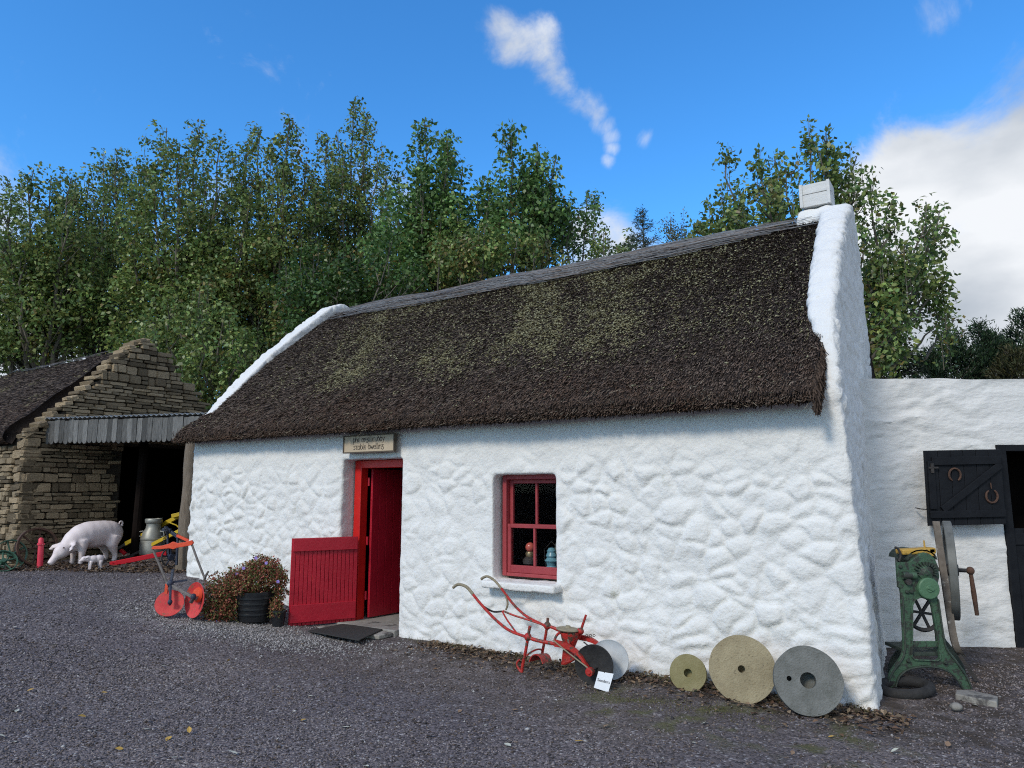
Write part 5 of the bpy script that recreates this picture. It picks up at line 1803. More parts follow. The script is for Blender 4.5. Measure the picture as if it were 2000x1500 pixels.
# ------------------------------------------------------------------ three grindstones leaning on the wall
def grindstone(label, pxb, pyb, wx_, dia, th, holes, mat, yaw, lean, rag=.012, foot=-.33):
    base = W(wx_, foot, 0)
    base.z = gz(base.x, base.y)
    root = thing('grindstone', label, 'grindstone', base, 0, 'grindstones leaning on the cottage wall')
    n = 56
    r = dia / 2
    out = []
    for k in range(n):
        an = 2 * math.pi * k / n
        rr = r * (1 + rag * (vnoise(np.array([[math.cos(an) * 2 + wx_ * 7, math.sin(an) * 2, 1.5]]))[0] - .5) * 2)
        out.append((rr * math.cos(an), rr * math.sin(an)))
    hl = [[(cx + hr * math.cos(2 * math.pi * k / 20), cy + hr * math.sin(2 * math.pi * k / 20)) for k in range(20)] for cx, cy, hr in holes]
    M_ = Matrix.Translation(base + Vector((0, 0, r * math.cos(lean) - .012))) @ Matrix.Rotation(RZ + yaw, 4, 'Z') @ Matrix.Rotation(R(90) - lean, 4, 'X')
    o = MB().plate(out, [], th, M_ @ Matrix.Translation((0, 0, -th / 2))).build('stone', mat, root, smooth=True, bevel=.010)
    cut = MB()
    for L in hl:
        cut.plate(L, [], th * 1.2, M_ @ Matrix.Translation((0, 0, -th * .46)))
    cut = cut.build('cut', None, root)
    bo = o.modifiers.new('holes', 'BOOLEAN')
    bo.object = cut
    bo.solver = 'EXACT'
    dg = bpy.context.evaluated_depsgraph_get()
    dg.update()
    me = bpy.data.meshes.new_from_object(o.evaluated_get(dg))
    o.modifiers.clear()
    o.data = me
    bpy.data.objects.remove(cut)
    return root
grindstone('smallest round greenish grindstone, left of the three at the wall foot', 1345, 1350, -1.37, .292, .07, [(0, 0, .033)], MT['mill_green'], R(14), R(16), .006, -.28)
grindstone('large yellow sandstone grindstone with a small central hole', 1445, 1372, -.915, .498, .09, [(-.005, .0, .027)], MT['mill_yellow'], R(16), R(15), .014, -.33)
grindstone('grey granite quern stone with a wide hole and a small second hole', 1584, 1395, -.43, .475, .11, [(0, 0, .056), (-.13, .005, .018)], MT['mill_grey'], R(18), R(15), .035, -.36)

# ------------------------------------------------------------------ green chaff cutter by the gable
YC = 6.14
cc_ = thing('chaff_cutter', 'green cast-iron chaff cutter on splayed legs with a big side flywheel', 'chaff cutter', (3.42, YC, 0))
def zc(x, y):
    p = at(1680 + x / 3.41, 980 + y / 3.41, YC)
    return (p.x, max(p.z, -.02))
outl = [(245, 405), (330, 400), (375, 362), (400, 345), (430, 338), (470, 350), (500, 380), (522, 430), (530, 500), (518, 560), (515, 610), (560, 900), (575, 955), (600, 1000), (650, 1060), (700, 1130), (728, 1190), (748, 1262), (695, 1262),
        (665, 1205), (620, 1155), (560, 1118), (500, 1102), (440, 1096), (380, 1098), (325, 1110), (270, 1145), (245, 1190), (232, 1240), (183, 1240), (188, 1180), (210, 1125), (250, 1070), (275, 1035), (290, 990), (292, 940), (275, 620), (270, 580), (256, 570)]
hole = [(345, 690), (365, 650), (400, 632), (440, 640), (470, 665), (485, 720), (500, 800), (525, 960), (532, 1045), (510, 1060), (360, 1052), (342, 1030), (345, 850)]
FM = Matrix(((1, 0, 0, 0), (0, 0, 1, YC), (0, 1, 0, 0), (0, 0, 0, 1)))
GMt = MT['green_machine']
MB().plate([zc(*p) for p in outl], [[zc(*p) for p in hole][::-1]], .035, FM).build('front_frame', GMt, cc_, bevel=.008)
FMr = Matrix(((1, 0, 0, .25), (0, 0, 1, YC + .46), (0, 1, 0, 0), (0, 0, 0, 1)))
MB().plate([zc(*p) for p in outl], [[zc(*p) for p in hole][::-1]], .03, FMr).build('rear_frame', MT['green_dark'], cc_, bevel=.006)
# raised rims cast on the frame
def rim(pts, r, mat, name='rim', closed=False, dy=-.004):
    q = [Vector((zc(*p)[0], YC + dy, zc(*p)[1])) for p in pts]
    MB().tube(q if closed else smooth_path(q, 3), r, 6, closed).build(name, mat, cc_, smooth=True)
rim(hole, .008, GMt, closed=True)
rim([(185, 1235), (195, 1180), (225, 1120), (280, 1045), (296, 985), (298, 930), (282, 630)], .008, MT['green_dark'])
rim([(742, 1255), (715, 1180), (645, 1075), (590, 1005), (562, 940), (518, 650)], .008, MT['green_dark'])
rim([(236, 1232), (262, 1160), (330, 1112), (440, 1098), (545, 1112), (630, 1165), (690, 1255)], .008, MT['green_dark'])
m = MB()
for x, y in ((318, 1058), (566, 1070), (340, 600), (310, 600), (266, 432)):
    p = zc(x, y)
    o_ = MB().lathe([(0, 0), (.016, 0), (.016, .008), (.010, .016), (0, .016)], Matrix.Translation((p[0], YC - .001, p[1])) @ Matrix.Rotation(R(90), 4, 'X'), 10).build('bolt', MT['green_dark'], cc_, smooth=True)
for k in range(13):
    an = R(195 - 210 * k / 12)
    p = zc(432 + 66 * math.cos(an), 470 - 60 * math.sin(an))
    MB().box(Matrix.Translation((p[0], YC - .012, p[1])) @ Matrix.Rotation(-an, 4, 'Y'), .030, .03, .009).build('gear_tooth', MT['green_dark'], cc_)
p = zc(432, 470)
MB().lathe([(0, 0), (.06, 0), (.062, .012), (.03, .02), (.02, .03), (0, .03)], Matrix.Translation((p[0], YC, p[1])) @ Matrix.Rotation(R(90), 4, 'X'), 24).build('gear', GMt, cc_, smooth=True)
p = zc(443, 575)
MB().lathe([(0, .01), (.026, .012), (.030, .006), (.080, .004), (.088, -.004), (.088, -.03), (0, -.03)], Matrix.Translation((p[0], YC - .04, p[1])) @ Matrix.Rotation(R(90), 4, 'X'), 30).build('gear_cover', MT['green_light'], cc_, smooth=True)
MB().box(Matrix.Translation((p[0] + .004, YC - .052, p[1])) @ Matrix.Rotation(R(25), 4, 'Y'), .055, .012, .022).build('cover_catch', MT['green_light'], cc_, bevel=.004)
p = zc(320, 490)
MB().tube([Vector((p[0] - .055, YC - .01, p[1])), Vector((p[0] + .055, YC - .01, p[1]))], .032, 12).build('bearing', GMt, cc_, smooth=True)
p = zc(312, 530)
MB().tube([Vector((p[0], YC + .02, p[1])), Vector((p[0], YC - .03, p[1]))], .026, 12).build('shaft_end', MT['iron_dark'], cc_, smooth=True)
# lower cast panel with lettering-like ribs and the cross stretcher
q0, q1 = zc(350, 940), zc(520, 960)
MB().box(Matrix.Translation(((q0[0] + q1[0]) / 2, YC + .012, (q0[1] + q1[1]) / 2)), abs(q1[0] - q0[0]) + .02, .018, .05).build('cross_panel', GMt, cc_, bevel=.006)
q0 = zc(435, 1020)
MB().box(Matrix.Translation((q0[0], YC + .24, q0[1])), .2, .44, .03).build('stretcher', MT['green_dark'], cc_, bevel=.006)
for s_, (x, y) in ((0, (262, 480)), (1, (520, 480))):
    p = zc(x, y)
    MB().box(Matrix.Translation((p[0] + .115, YC + .25, p[1])) @ Matrix.Rotation(R(-28), 4, 'Z'), .02, .50, .20).build('side_plate', MT['green_dark'], cc_, bevel=.006)
# feed mouth on top, ochre inside, with hooks
p = zc(405, 348)
hood = []
for k in range(9):
    a = R(180 * k / 8)
    hood.append((p[0] + .13 * math.cos(a), p[1] - .05 + .085 * math.sin(a)))
hood2 = [(p[0] + (x - p[0]) * .9, p[1] - .05 + (z - p[1] + .05) * .86) for x, z in hood]
MB().plate(hood + hood2[::-1], [], .30, Matrix(((1, 0, 0, .03), (0, 0, 1, YC + .04), (0, 1, 0, 0), (0, 0, 0, 1)))).build('feed_mouth', MT['green_dark'], cc_)
m = MB()
q0 = zc(300, 352)
q1 = zc(505, 338)
m.bar((q0[0], YC + .10, q0[1] + .015), (q1[0] + .03, YC + .10, q1[1] + .012), .12, .045, w2=.12, h2=.05)
m.build('feed_roller', MT['ochre'], cc_, bevel=.012)
q0 = zc(468, 330)
MB().tube([(q0[0], YC + .08, q0[1]), (q0[0] - .002, YC + .08, q0[1] + .085)], [.010, .006], 8).build('pin', MT['ochre'], cc_, smooth=True)
q0 = zc(500, 330)
MB().box(Matrix.Translation((q0[0] + .0, YC + .07, q0[1] - .01)), .05, .06, .07).build('pressure_block', MT['ochre'], cc_, bevel=.006)
pts = [zc(*t) for t in ((252, 308), (268, 312), (284, 335), (290, 365), (280, 400))]
MB().tube(smooth_path([(x, YC + .05, z) for x, z in pts]), .010, 8).build('hook', MT['iron_dark'], cc_, smooth=True)
# inner gear wheel seen through the frame
ic = zc(410, 790)
icv = Vector((ic[0] + .15, YC + .26, ic[1] + .02))
ring = [icv + Vector((.14 * math.cos(2 * math.pi * k / 28), .03 * math.sin(2 * math.pi * k / 28), .14 * math.sin(2 * math.pi * k / 28))) for k in range(28)]
MB().tube(ring, .018, 6, True).build('drive_wheel', MT['iron_dark'], cc_, smooth=True)
for k in range(3):
    a = R(52 + 60 * k)
    dv = Vector((math.cos(a), .05, math.sin(a))) * .135
    MB().bar(icv - dv, icv + dv, .018, .022).build('spoke', MT['iron_dark'], cc_)
# flywheel, edge on, with its crank
LOS = Vector((.525, .851, 0))
fax = Matrix.Rotation(R(3), 3, 'Z') @ Vector((.851, -.525, 0))
fc = at(1857, 1113, 6.62)
Mf_ = Matrix.Translation(fc) @ fax.to_track_quat('Z', 'Y').to_matrix().to_4x4()
MB().lathe([(.385, -.028), (.43, -.034), (.437, -.028), (.437, .028), (.43, .034), (.385, .028)], Mf_, 56, closed=True).build('flywheel_rim', MT['iron_dark'] if False else pm('grey_iron_rim', (0.085, 0.09, 0.085), (0.17, 0.175, 0.165), 8, .6), cc_, smooth=True)
MB().lathe([(0, -.06), (.05, -.06), (.055, 0), (.05, .06), (0, .06)], Mf_, 18).build('flywheel_hub', MT['iron_dark'], cc_, smooth=True)
for k in range(4):
    a = R(45 + 90 * k)
    d0 = Mf_ @ Vector((.04 * math.cos(a), .04 * math.sin(a), 0))
    d1 = Mf_ @ Vector((.39 * math.cos(a), .39 * math.sin(a), 0))
    MB().bar(d0, d1, .03, .05, w2=.022, h2=.035).build('flywheel_spoke', MT['iron_dark'], cc_)
MB().tube([fc - fax * .30, fc + fax * .17], .018, 10).build('shaft', MT['iron_dark'], cc_, smooth=True)
kb = fc + fax * .15
MB().ell(kb, (.034, .034, .036)).build('crank_boss', MT['rust'], cc_, smooth=True)
MB().tube([kb, kb + Vector((.012, 0, -.20)), kb + Vector((.02, -.005, -.385))], [.015, .021, .016], 10).build('crank_handle', MT['rust'], cc_, smooth=True)
# flat iron bar leaning beside it
b0, b1, b2 = at(1828, 1018, 6.72), at(1846, 1140, 6.50), at(1864, 1252, 6.36)
b2.z = max(b2.z, .2)
root = thing('iron_bar', 'flaking flat iron bar leaning upright against the chaff cutter', 'iron bar', (b2.x, b2.y, 0))
q = smooth_path([b0, b1, b2, at(1880, 1282, 6.40)], 5)
V, F = [], []
for p in q:
    for a_, b_ in ((-1, -1), (1, -1), (1, 1), (-1, 1)):
        V.append(p + Vector((.023 * a_, .008 * b_ - .012 * a_, 0)))
for i in range(len(q) - 1):
    for k in range(4):
        F.append((i * 4 + k, i * 4 + (k + 1) % 4, i * 4 + 4 + (k + 1) % 4, i * 4 + 4 + k))
F += [(3, 2, 1, 0), tuple(4 * (len(q) - 1) + k for k in range(4))]
MB().add(V, F).build('bar', pm('flaking_iron', (0.10, 0.085, 0.07), (0.17, 0.15, 0.13), 14, .8, wear=(.36, .34, .30), wpos=.58, wscale=12), root, smooth=True)
e0 = q[-1]
MB().bar(e0 + Vector((-.03, 0, .02)), Vector((e0.x + .07, e0.y - .05, .015)), .05, .03).build('foot', MT['iron_dark'], root)
# things lying at its feet
g = gp(1768, 1352)
o = MB().tube([g + Vector((.185 * math.cos(2 * math.pi * k / 28), .15 * math.sin(2 * math.pi * k / 28), .035 + .02 * math.sin(2 * math.pi * k / 28 + 1))) for k in range(28)], .042, 9, True).build('rubber_ring', MT['rubber'], None, smooth=True)
tag(o, 'old black rubber ring lying under the chaff cutter', 'tyre')
p4 = flatp([gp(1868, 1356), gp(1893, 1356), gp(1950, 1368), gp(1948, 1380), gp(1925, 1376), gp(1866, 1364)], 0)
o = slab(p4, .035).build('stone_flag', MT['concrete'], None, bevel=.01)
tag(o, 'narrow pale stone flag lying on the gravel by the chaff cutter', 'stone')
g = gp(1868, 1386)
o = MB().ell(g + Vector((0, 0, .02)), (.045, .038, .03)).build('rounded_stone', MT['concrete'], None, smooth=True)
tag(o, 'fist-sized pale round stone in front of the narrow flag', 'stone')

# ------------------------------------------------------------------ wheels, stake, pigs
def spoked_wheel(label, c, r, axis, mat, ns, base, rim_w=.05, rim_t=.018, spoke=.012, group=None, twist=0):
    root = thing('cartwheel', label, 'wheel', base, 0, group)
    M_ = Matrix.Translation(c) @ Vector(axis).normalized().to_track_quat('Z', 'Y').to_matrix().to_4x4()
    MB().lathe([(r - rim_t, -rim_w / 2), (r, -rim_w / 2), (r, rim_w / 2), (r - rim_t, rim_w / 2)], M_, 40, closed=True).build('rim', mat, root, smooth=True)
    MB().lathe([(0, -.05), (.035, -.05), (.045, 0), (.035, .05), (0, .05)], M_, 14).build('hub', mat, root, smooth=True)
    for k in range(ns):
        a = 2 * math.pi * k / ns + .3
        b_ = a + twist
        MB().tube([M_ @ Vector((.03 * math.cos(a), .03 * math.sin(a), 0)), M_ @ Vector(((r - rim_t / 2) * math.cos(b_), (r - rim_t / 2) * math.sin(b_), 0))], spoke, 6).build('spoke', mat, root, smooth=True)
    return root
WG = 'iron wheels by the barn corner'
c = at(72, 1068, 11.88)
spoked_wheel('rusty brown spoked iron wheel leaning on the stone barn', c, .31, AX + Vector((0, 0, .22)), MT['rust'], 6, (c.x, c.y, .4), .09, .03, .014, WG)
c = at(20, 1083, 11.55)
spoked_wheel('larger green spoked wheel at the left edge of the picture', c, .235, AX + Vector((0, -.1, .3)), MT['green_wheel'], 5, (c.x, c.y, .4), .04, .016, .012, WG, .2)
c = at(6, 1097, 11.2)
spoked_wheel('smaller green wheel lying tilted before the other green wheel', c, .19, Vector((.5, -.5, .55)), MT['green_wheel'], 5, (c.x, c.y, .4), .05, .014, .012, WG)
g = gp(78, 1108)
t = at(80.5, 1050, g.y)
o = thing('red_stake', 'short pinkish-red iron stake standing before the rusty wheel', 'stake', g)
MB().tube([g + Vector((0, 0, -.05)), g.lerp(t, .4), g.lerp(t, .7), t - Vector((0, 0, .02)), t], [.045, .043, .040, .036, .018], 12).build('shaft', MT['pink_red'], o, smooth=True)
q = g.lerp(t, .78)
MB().lathe([(.038, -.02), (.052, -.015), (.052, .015), (.038, .02)], LM(q), 14, closed=True).build('collar', MT['pink_red'], o, smooth=True)

def pig(name, label, base, heading, L, baby=False, voxel=.016):
    """L: snout-to-rump length; x forward, z up, 1 unit = body length"""
    rz = math.atan2(heading.y, heading.x)
    root = thing(name, label, 'pig figure', base, rz)
    mb = MB()
    Mx = Matrix.Translation(base) @ Matrix.Rotation(rz, 4, 'Z') @ Matrix.Diagonal((L, L * 1.08, L * 1.10, 1))
    def E(c, r, pitch=0, yaw=0):
        M3 = Matrix.Rotation(rz, 3, 'Z') @ Matrix.Rotation(yaw, 3, 'Z') @ Matrix.Rotation(pitch, 3, 'Y')
        mb.ell(Mx @ Vector(c), tuple(k * L for k in r), M3, 18, 12)
    def limb(pts):
        mb.tube([Mx @ Vector(p[:3]) for p in pts], [p[3] * L for p in pts], 12)
    if not baby:
        E((-.27, 0, .365), (.20, .155, .175), R(-6))          # ham
        E((-.10, 0, .375), (.24, .165, .170))                  # barrel
        E((-.01, 0, .368), (.23, .162, .172), R(4))
        E((-.19, 0, .372), (.22, .162, .174), R(-3))
        E((.08, 0, .350), (.19, .150, .165), R(14))            # shoulders
        E((-.08, 0, .30), (.22, .13, .12))                     # belly
        E((.16, 0, .31), (.17, .132, .145), R(26))
        E((.21, 0, .27), (.15, .115, .125), R(38))             # neck
        E((.32, 0, .185), (.125, .092, .098), R(42))           # head
        E((.335, .045, .165), (.07, .045, .06), R(42))
        E((.335, -.045, .165), (.07, .045, .06), R(42))        # jowls
        limb([(.36, 0, .16, .062), (.41, 0, .105, .050), (.45, 0, .055, .043), (.468, 0, .035, .046)])
        for s_ in (-1, 1):
            limb([(.11, s_ * .085, .30, .085), (.12, s_ * .095, .20, .058), (.125, s_ * .095, .10, .038), (.13, s_ * .095, .035, .034), (.145, s_ * .095, .012, .036)])
            limb([(-.30, s_ * .085, .33, .115), (-.27, s_ * .105, .215, .075), (-.315, s_ * .10, .13, .042), (-.335, s_ * .10, .075, .036), (-.315, s_ * .10, .03, .035), (-.30, s_ * .10, .012, .036)])
            # lop ears
            E((.255, s_ * .125, .265), (.040, .075, .018), R(25), s_ * R(-20))
            E((.30, s_ * .185, .235), (.050, .075, .014), R(35), s_ * R(-42))
            E((.335, s_ * .225, .200), (.034, .05, .012), R(35), s_ * R(-48))
        me = remesh(mb, voxel, 14, .5)
    else:
        E((-.17, 0, .36), (.17, .13, .15))
        E((.02, 0, .36), (.19, .125, .14))
        E((.20, 0, .385), (.13, .10, .115), R(-8))
        E((.32, 0, .385), (.12, .092, .10), R(14))
        limb([(.36, 0, .36, .065), (.43, 0, .33, .048), (.475, 0, .315, .043)])
        for s_ in (-1, 1):
            limb([(.10, s_ * .075, .30, .065), (.12, s_ * .08, .17, .042), (.12, s_ * .08, .07, .032), (.135, s_ * .08, .015, .032)])
            limb([(-.22, s_ * .075, .30, .08), (-.20, s_ * .08, .18, .05), (-.235, s_ * .08, .10, .034), (-.215, s_ * .08, .015, .032)])
            E((.26, s_ * .11, .44), (.035, .055, .022), R(10), s_ * R(30))
        me = remesh(mb, voxel * .35, 5, .5)
    me.transform(ROOTM[root])
    me.polygons.foreach_set('use_smooth', np.ones(len(me.polygons), dtype=bool))
    me.materials.clear()
    link('body', me, MT['pig'], root)
    # curled tail, eyes, nostrils
    tx, tz = (-.45, .47) if not baby else (-.33, .43)
    pts = []
    for k in range(18):
        a = k / 17 * 2 * math.pi * 1.15
        pts.append(Mx @ Vector((tx + .02 - .028 * math.sin(a) - .01 * k / 17, .015 * k / 17, tz - .02 + .03 * (1 - math.cos(a)))))
    MB().tube(pts, [(.014 - .007 * k / 17) * L for k in range(18)], 7).build('tail', MT['pig'], root, smooth=True)
    for s_ in (-1, 1):
        e_ = (.355, s_ * .083, .225) if not baby else (.36, s_ * .085, .41)
        MB().ell(Mx @ Vector(e_), (.012 * L, .010 * L, .010 * L), None, 8, 6).build('eye', MT['pig_dark'], root, smooth=True)
        e_ = (.497, s_ * .017, .012) if not baby else (.517, s_ * .016, .318)
        MB().ell(Mx @ Vector(e_), (.008 * L, .008 * L, .008 * L), None, 8, 6).build('nostril', MT['pig_dark'], root, smooth=True)
    return root
pc = gp(168, 1101)
pig('pig_statue', 'life-size pale pink pig figure with its snout to the ground', Vector((pc.x, pc.y, pc.z - .01)), Vector((-.52, -.855, 0)).normalized(), 1.22)
pc = gp(182, 1113)
pig('piglet_statue', 'small pale pink piglet figure in front of the large pig', Vector((pc.x, pc.y, pc.z - .005)), Vector((-.70, -.70, 0)).normalized(), .42, True)

# ------------------------------------------------------------------ things in the lean-to
p = at(296, 1082, 12.9)
root = thing('milk_churn', 'dull galvanised milk churn standing in the lean-to', 'milk churn', p)
MB().lathe([(0, 0), (.20, 0), (.21, .02), (.205, .10), (.195, .26), (.165, .38), (.125, .45), (.118, .50), (.118, .535), (0, .535)], LM(p), 30).build('body', MT['churn'], root, smooth=True)
MB().lathe([(.0, .535), (.128, .535), (.142, .55), (.145, .60), (.132, .62), (.12, .60), (0, .595)], LM(p), 30).build('lid', MT['churn'], root, smooth=True)
MB().lathe([(.196, .24), (.203, .25), (.203, .27), (.192, .28)], LM(p), 30).build('hoop', MT['churn'], root, smooth=True)
for s_ in (-1, 1):
    h0 = p + Vector((s_ * .15, -.05, .40))
    MB().tube([h0, h0 + Vector((s_ * .07, -.01, -.01)), h0 + Vector((s_ * .075, -.01, -.08)), h0 + Vector((s_ * .03, 0, -.10))], .011, 7).build('handle', MT['churn'], root, smooth=True)
def px_tube(name, pts, Y, r, mat, root, Y2=None):
    m = len(pts)
    q = [at(a, b, Y + ((Y2 - Y) * i / (m - 1) if Y2 else 0)) for i, (a, b) in enumerate(pts)]
    return MB().tube(q, r, 8).build(name, mat, root, smooth=True)
def px_bar(name, a, b, Y, w, h, mat, root, Y2=None):
    return MB().bar(at(*a, Y), at(*b, Y2 or Y), w, h).build(name, mat, root, bevel=.006)
p = at(300, 1085, 13.2)
root = thing('yellow_cultivator', 'yellow and black horse cultivator shafts sloping up behind the churn', 'cultivator', (p.x, p.y, .48))
px_bar('shaft', (246, 1062), (360, 1003), 13.25, .06, .07, MT['yellow'], root, 13.0)
px_bar('shaft', (293, 1066), (362, 1031), 12.75, .05, .06, MT['yellow'], root, 12.6)
px_bar('shaft_iron', (222, 1076), (247, 1062), 13.28, .045, .05, MT['iron_dark'], root)
px_bar('shaft_iron', (248, 1090), (294, 1066), 12.78, .05, .05, MT['iron_dark'], root)
px_bar('cross_plate', (337, 1008), (353, 1004), 12.98, .10, .07, MT['yellow'], root)
px_tube('hoop', [(330, 1020), (345, 1026), (356, 1038), (352, 1050)], 12.9, .012, MT['yellow'], root)
g = gp(250, 1097)
root = thing('red_beam', 'long bright red timber shaft lying on the ground by the pigs', 'beam', g)
px_bar('shaft', (215, 1102), (325, 1080), 11.95, .07, .075, MT['bright_red'], root, 12.25)
px_bar('end_iron', (236, 1074), (245, 1082), 12.6, .06, .05, MT['bright_red'], root)
p = at(332, 1100, 11.2)
root = thing('blue_plough', 'blue-black iron plough with small wheel and hanging chain by the post', 'plough', (p.x, p.y, .4))
c = at(334, 1088, 11.3)
M_ = Matrix.Translation(c) @ Vector((.75, -.66, .05)).to_track_quat('Z', 'Y').to_matrix().to_4x4()
MB().lathe([(.135, -.015), (.15, -.015), (.15, .015), (.135, .015)], M_, 32, closed=True).build('wheel_rim', MT['iron_dark'], root, smooth=True)
for k in range(5):
    a = 2 * math.pi * k / 5 + .4
    MB().tube([M_ @ Vector((0, 0, 0)), M_ @ Vector((.142 * math.cos(a), .142 * math.sin(a), 0))], .011, 6).build('wheel_spoke', MT['blue_iron'], root)
MB().lathe([(0, -.04), (.045, -.04), (.05, 0), (.045, .04), (0, .04)], M_, 14).build('wheel_hub', MT['blue_iron'], root, smooth=True)
px_bar('beam', (322, 1030), (352, 1052), 11.3, .04, .05, MT['blue_iron'], root, 11.2)
px_bar('stem', (326, 1028), (330, 1090), 11.32, .035, .03, MT['blue_iron'], root)
px_bar('stem', (347, 1046), (345, 1104), 11.15, .035, .03, MT['blue_iron'], root)
px_bar('clevis', (318, 1034), (334, 1036), 11.25, .05, .05, MT['blue_iron'], root)
px_bar('beam_end', (346, 1046), (370, 1057), 11.1, .03, .04, MT['iron_orange'], root, 10.9)
for k in range(9):
    cc2 = at(323 + 2.2 * math.sin(k * .9), 1032 + k * 4.2, 11.2)
    MB().tube([cc2 + Vector(((.016 if k % 2 else .006) * math.cos(a), (.006 if k % 2 else .016) * math.cos(a), .024 * math.sin(a))) for a in [R(q_) for q_ in range(0, 360, 45)]], .0055, 5, True).build('chain_link', MT['iron_dark'], root)

# ------------------------------------------------------------------ ridging discs at the corner
g = gp(352, 1205)
YD = g.y
root = thing('disc_ridger', 'orange-topped iron frame on two red ridging discs at the cottage corner', 'ridger', g)
OR = MT['iron_orange']
def dz_(px, py, dy=0):
    return at(px, py, YD + dy)
bar = [(295, 1072), (298, 1067), (315, 1066), (330, 1062), (337, 1058), (345, 1061), (360, 1059), (374, 1055), (377, 1060), (374, 1065), (358, 1068), (345, 1070), (338, 1073), (330, 1071), (312, 1073), (298, 1073)]
bpts = [at(x, y, YD) for x, y in bar]
FB = Matrix(((1, 0, 0, 0), (0, 0, 1, YD), (0, 1, 0, 0), (0, 0, 0, 1)))
MB().plate([(q.x, q.z) for q in bpts], [], .035, FB).build('cross_head', OR, root, bevel=.006)
GI = pm('grey_pitted_iron', (0.11, 0.10, 0.095), (0.22, 0.20, 0.185), 16, .7, wear=(.10, .05, .03), wpos=.6, wscale=20)
for pts in ([(297, 1070), (310, 1100), (327, 1140)], [(375, 1064), (385, 1092), (400, 1130)]):
    MB().tube([dz_(*q, .02) for q in pts], .013, 8).build('leg_rod', GI, root, smooth=True)
MB().tube([dz_(399, 1132, 0), dz_(402, 1124, -.02), dz_(407, 1116, -.03)], [.014, .014, .010], 8).build('end_hook', GI, root, smooth=True)
MB().bar(dz_(326, 1138), dz_(384, 1170, -.12), .035, .03).build('axle_bar', GI, root, bevel=.004)
MB().bar(dz_(338, 1112, .02), dz_(334, 1140, 0), .025, .02).build('upright', MT['blue_iron'], root)
MB().bar(dz_(330, 1138, 0), dz_(366, 1133, .05), .02, .02).build('side_bar', MT['blue_iron'], root)
for q, s_ in ((dz_(333, 1140, -.02), .035), (dz_(378, 1166, -.13), .032), (dz_(332, 1176, -.13), .026)):
    MB().ell(q, (s_, s_, s_ * 1.2), None, 10, 7).build('clamp', MT['blue_iron'], root, smooth=True)
MB().bar(dz_(333, 1142, -.03), dz_(332, 1182, -.13), .026, .03).build('disc_arm', MT['blue_iron'], root, bevel=.004)
MB().bar(dz_(378, 1167, -.13), dz_(372, 1178, -.15), .045, .03).build('disc_arm', MT['iron_dark'], root, bevel=.004)
MB().bar(dz_(326, 1140, -.01), dz_(324, 1160, -.02), .03, .02).build('scraper', OR, root)
def disc(c, r, axis, dish, mat):
    M_ = Matrix.Translation(c) @ Vector(axis).normalized().to_track_quat('Z', 'Y').to_matrix().to_4x4()
    return MB().lathe([(0, -dish), (r * .3, -dish * .95), (r * .32, -dish * .8), (r * .75, -dish * .4), (r, 0), (r * .985, .006), (r * .74, -dish * .4 + .008), (r * .3, -dish * .8 + .008), (0, -dish + .008)], M_, 40).build('disc', mat, root, smooth=True)
c = dz_(331, 1178, -.06)
disc(c, .152, Vector((.25, -.9, .5)), .012, MT['disc_red'])
c = dz_(380, 1172, -.05)
disc(c, .195, Vector((-.72, -.95, .12)), .075, MT['disc_red'])
M_ = Matrix.Translation(dz_(382, 1162, -.06)) @ Vector((-.72, -.95, .12)).normalized().to_track_quat('Z', 'Y').to_matrix().to_4x4()
MB().lathe([(0, .0), (.07, 0), (.085, -.03), (0, -.03)], M_, 20).build('disc_hub', OR, root, smooth=True)

# ------------------------------------------------------------------ planter, pot and the trailing plant
g = gp(497, 1212)
TY = g.y
root = thing('planter_tub', 'ribbed black plastic tub full of trailing plants beside the half-door', 'planter', g)
MB().lathe([(0, 0), (.165, 0), (.18, .01), (.222, .30), (.222, .335), (.205, .335), (.20, .28), (0, .27)], LM(g), 40).build('tub', MT['plastic'], root, smooth=True)
for k, z in enumerate((.09, .15, .21, .27)):
    r = .18 + (.222 - .18) * (z / .30)
    MB().lathe([(r - .004, z - .016), (r + .010, z - .010), (r + .010, z + .010), (r - .002, z + .016)], LM(g), 40).build('hoop', MT['plastic'], root, smooth=True)
MB().lathe([(0, .272), (.2, .272), (.19, .30), (0, .31)], LM(g), 24).build('soil', MT['mortar'], root)
g2 = gp(543, 1222)
root = thing('flower_pot', 'small black plastic pot squeezed between the tub and the half-door', 'pot', g2)
MB().lathe([(0, 0), (.065, 0), (.082, .15), (.092, .15), (.092, .175), (.08, .175), (.075, .14), (0, .135)], LM(g2), 24).build('body', MT['plastic'], root, smooth=True)
